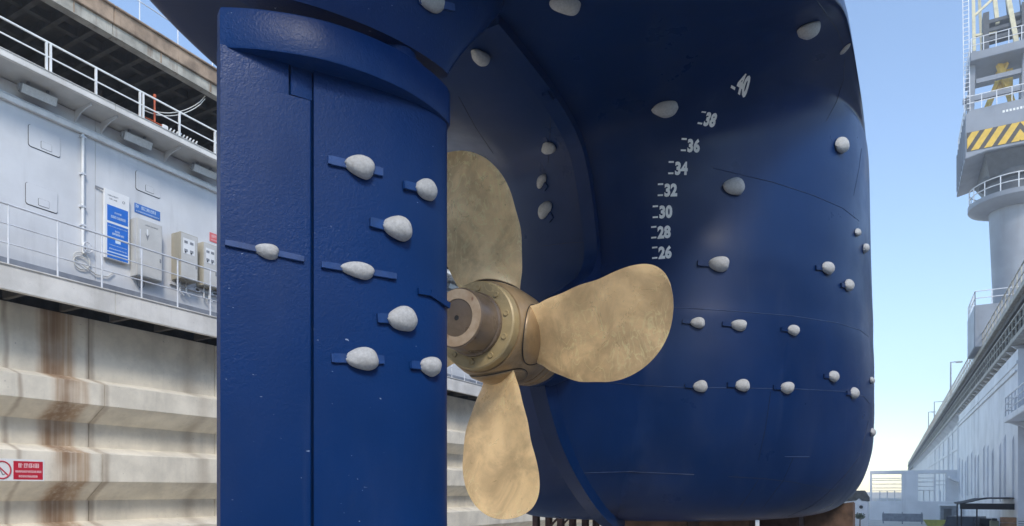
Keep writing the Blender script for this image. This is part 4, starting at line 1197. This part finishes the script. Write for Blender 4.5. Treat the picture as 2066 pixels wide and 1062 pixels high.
b = MB(); b.tube([(-2.6, 70.5, FLOOR), (-2.58, 70.5, -1.0), (-2.62, 70.5, -.5)], [.06, .05, .02], 6); b.build('trunk', M['keel_block'], tr, 40)
rnd = random.Random(5); b = MB()
for k in range(320):
    a_ = rnd.uniform(0, 6.28); c_ = rnd.uniform(-1, 1); r_ = .42*rnd.uniform(.3, 1)
    q = Vector((-2.6+r_*math.sqrt(1-c_*c_)*math.cos(a_)*1.1, 70.5+r_*math.sqrt(1-c_*c_)*math.sin(a_), -.75+r_*c_*.8))
    u = Vector((rnd.uniform(-1, 1), rnd.uniform(-1, 1), rnd.uniform(-1, 1))).normalized()*.07; w = u.orthogonal().normalized()*.045
    b.add([q-u, q+w, q+u, q-w], [(0, 1, 2, 3)])
b.build('crown', M['leaf_green'], tr, 0, False)
# ground clutter at the far end
bx = thing('site_barrier', 'long low grey barrier in front of the pale gate', 'barrier', (1.0, 80, FLOOR))
b = MB(); b.box(-.9, 2.7, 80, 80.12, -1.55, -.75); b.build('panel', M['dark_strip'], bx, 30)
for x_ in (-.8, .9, 2.6): b = MB(); b.box(x_-.05, x_+.05, 79.9, 80.0, FLOOR, -.6); b.build('post', M['dark_strip'], bx, 30)
sk = thing('yellow_skip', 'yellow green skip low in front of the pale gate', 'skip', (3.4, 76, FLOOR))
b = MB(); b.prism([(2.6, -1.2), (2.9, FLOOR+.05), (4.1, FLOOR+.05), (4.5, -1.2)], 'y', 75.4, 76.8); b.build('tub', M['barrier_yellow'], sk, 30, bevel=.03)
b = MB(); b.box(2.55, 4.55, 75.3, 75.4, -1.26, -1.16); b.build('rim', M['barrier_yellow'], sk, 30)
cb = thing('site_cabin', 'dark site cabin doorway left of the black canopy', 'cabin', (4.7, 78, FLOOR))
b = MB(); b.box(4.1, 5.4, 78, 79.5, FLOOR, .1); b.build('body', M['dark_strip'], cb, 30, bevel=.02)
b = MB(); b.box(4.0, 5.5, 77.8, 79.7, .102, .2); b.build('roof', M['white_wall'], cb, 30)
b = MB(); b.box(4.35, 5.0, 77.97, 77.999, FLOOR, -.15); b.build('door', M['crane_dark'], cb, 30)
tn = thing('canopy', 'black fabric canopy on thin posts below the right dock wall', 'canopy', (5.2, 50, FLOOR))
b = MB()
gr = [[(3.45+i*.55, 47.2+j*1.2, .86 + .36*math.sin(min(1, i/3.2)*1.57)*(1-.12*j/4) - .05*((i+j) % 2)) for j in range(5)] for i in range(7)]
vs = [p for r_ in gr for p in r_]; n0 = len(vs)
vs += [(x, y, z-.05) for x, y, z in vs]
fs = []
for i in range(6):
    for j in range(4):
        a_ = i*5+j; fs.append((a_, a_+5, a_+6, a_+1)); fs.append((n0+a_, n0+a_+1, n0+a_+6, n0+a_+5))
for i in range(6):
    for j in (0, 4): a_ = i*5+j; fs.append((a_, a_+5, n0+a_+5, n0+a_))
for j in range(4):
    for i in (0, 6): a_ = i*5+j; fs.append((a_, a_+1, n0+a_+1, n0+a_))
b.add(vs, fs); b.build('fabric', M['tarp'], tn, 30)
b = MB(); b.box(3.43, 6.8, 47.15, 47.22, .52, .86); b.build('front_valance', M['tarp'], tn, 30)
for x_, y_ in ((3.5, 47.25), (3.62, 51.8), (4.25, 47.25), (6.7, 47.25), (6.7, 51.8)):
    b = MB(); b.tube([(x_, y_, FLOOR), (x_, y_, .85)], .04, 6); b.build('post', M['tarp'], tn, 40)
def car(x, y, s, lb, rot):
    o = thing('parked_car', lb, 'car', (x, y, FLOOR), 'cars parked under the canopy')
    o.rotation_euler = (0, 0, R(rot))
    def prt(bb, nm, mt, par=o, sm=35):
        m_ = bb.mesh(nm, M[mt], sm, True, .0); q = bpy.data.objects.new(nm, m_); col.objects.link(q); q.parent = par; return q
    bb = MB(); bb.prism([(-2.1, .35), (2.1, .35), (2.15, .75), (1.95, .98), (.95, 1.05), (.4, 1.62*s), (-1.5, 1.62*s), (-2.0, 1.05), (-2.15, .9)], 'y', -.85, .85); bo = prt(bb, 'body', 'car_dark')
    bb = MB(); bb.prism([(.88, 1.08), (.42, 1.54*s), (-1.4, 1.54*s), (-1.8, 1.08)], 'y', -.856, .856); prt(bb, 'side_windows', 'car_glass', bo)
    bb = MB(); bb.add([(.99, -.72, 1.08), (.99, .72, 1.08), (.46, .66, 1.57*s), (.46, -.66, 1.57*s)], [(0, 1, 2, 3)]); prt(bb, 'windscreen', 'car_glass', bo)
    for wx in (-1.3, 1.3):
        for wy in (-.8, .8):
            bb = MB(); bb.tube([(wx, wy-.12, .34), (wx, wy+.12, .34)], .34, 18); w_ = prt(bb, 'wheel', 'tyre')
            bb = MB(); bb.tube([(wx, wy-.13, .34), (wx, wy+.13, .34)], .2, 14); prt(bb, 'rim', 'galvanised', w_)
    for wy in (-.6, .6):
        bb = MB(); bb.box(2.08, 2.17, wy-.18, wy+.18, .68, .82); prt(bb, 'headlight', 'lamp_lens', bo)
car(4.1, 53.5, 1.05, 'dark car under the left end of the black canopy', 250)
car(5.2, 55.5, .95, 'lower dark car under the middle of the black canopy', 200)
wc = thing('wooden_crate', 'brown wooden crate stacked under the right end of the canopy', 'crate', (5.6, 46.8, FLOOR))
for k in range(6):
    b = MB(); b.box(5.3, 6.05, 46.4, 47.0, FLOOR+.32*k+.01, FLOOR+.32*k+.30); b.build('board', M['crate_wood'], wc, 30, bevel=.01)
oc = thing('olive_box', 'olive green box left of the wooden crate', 'box', (5.0, 47, FLOOR))
b = MB(); b.box(4.83, 5.22, 46.6, 47.1, FLOOR, -.1); b.build('body', M['crate_olive'], oc, 30, bevel=.02)
b = MB(); b.box(4.9, 5.15, 46.65, 47.0, -.098, .03); b.build('lid', M['black'], oc, 30, bevel=.02)
nb = thing('site_board', 'white lettered board on legs at the right picture edge', 'sign', (6.3, 46.2, FLOOR))
b = MB(); b.box(5.95, 6.8, 46.0, 46.05, -.55, .12); b.build('board', M['sign_white'], nb, 30)
b = MB()
for k in range(3): b.box(6.02, 6.3+.15*k, 45.993, 45.998, -.1-.13*k, -.06-.13*k)
b.build('printed_lines', M['print_grey'], nb, 0)
for x_ in (6.05, 6.7): b = MB(); b.box(x_-.03, x_+.03, 46.06, 46.1, FLOOR, .1); b.build('leg', M['sign_band'], nb, 30)

# ------------------------------------------------------------------ hazy air over the dock
b = MB(); b.box(-60, 45, -12, 345, FLOOR-1, 50)
hz = b.build('haze', None, None, 0, kind='stuff')
t = bpy.data.materials.new('haze'); t.use_nodes = True
t.node_tree.nodes.remove(t.node_tree.nodes['Principled BSDF'])
pv = t.node_tree.nodes.new('ShaderNodeVolumePrincipled')
pv.inputs['Color'].default_value = (.90, .95, 1.0, 1)
pv.inputs['Density'].default_value = .0022
pv.inputs['Anisotropy'].default_value = .2
t.node_tree.links.new(pv.outputs[0], t.node_tree.nodes['Material Output'].inputs['Volume'])
hz.data.materials.append(t)
hz['label'] = 'thin pale haze filling the dock'
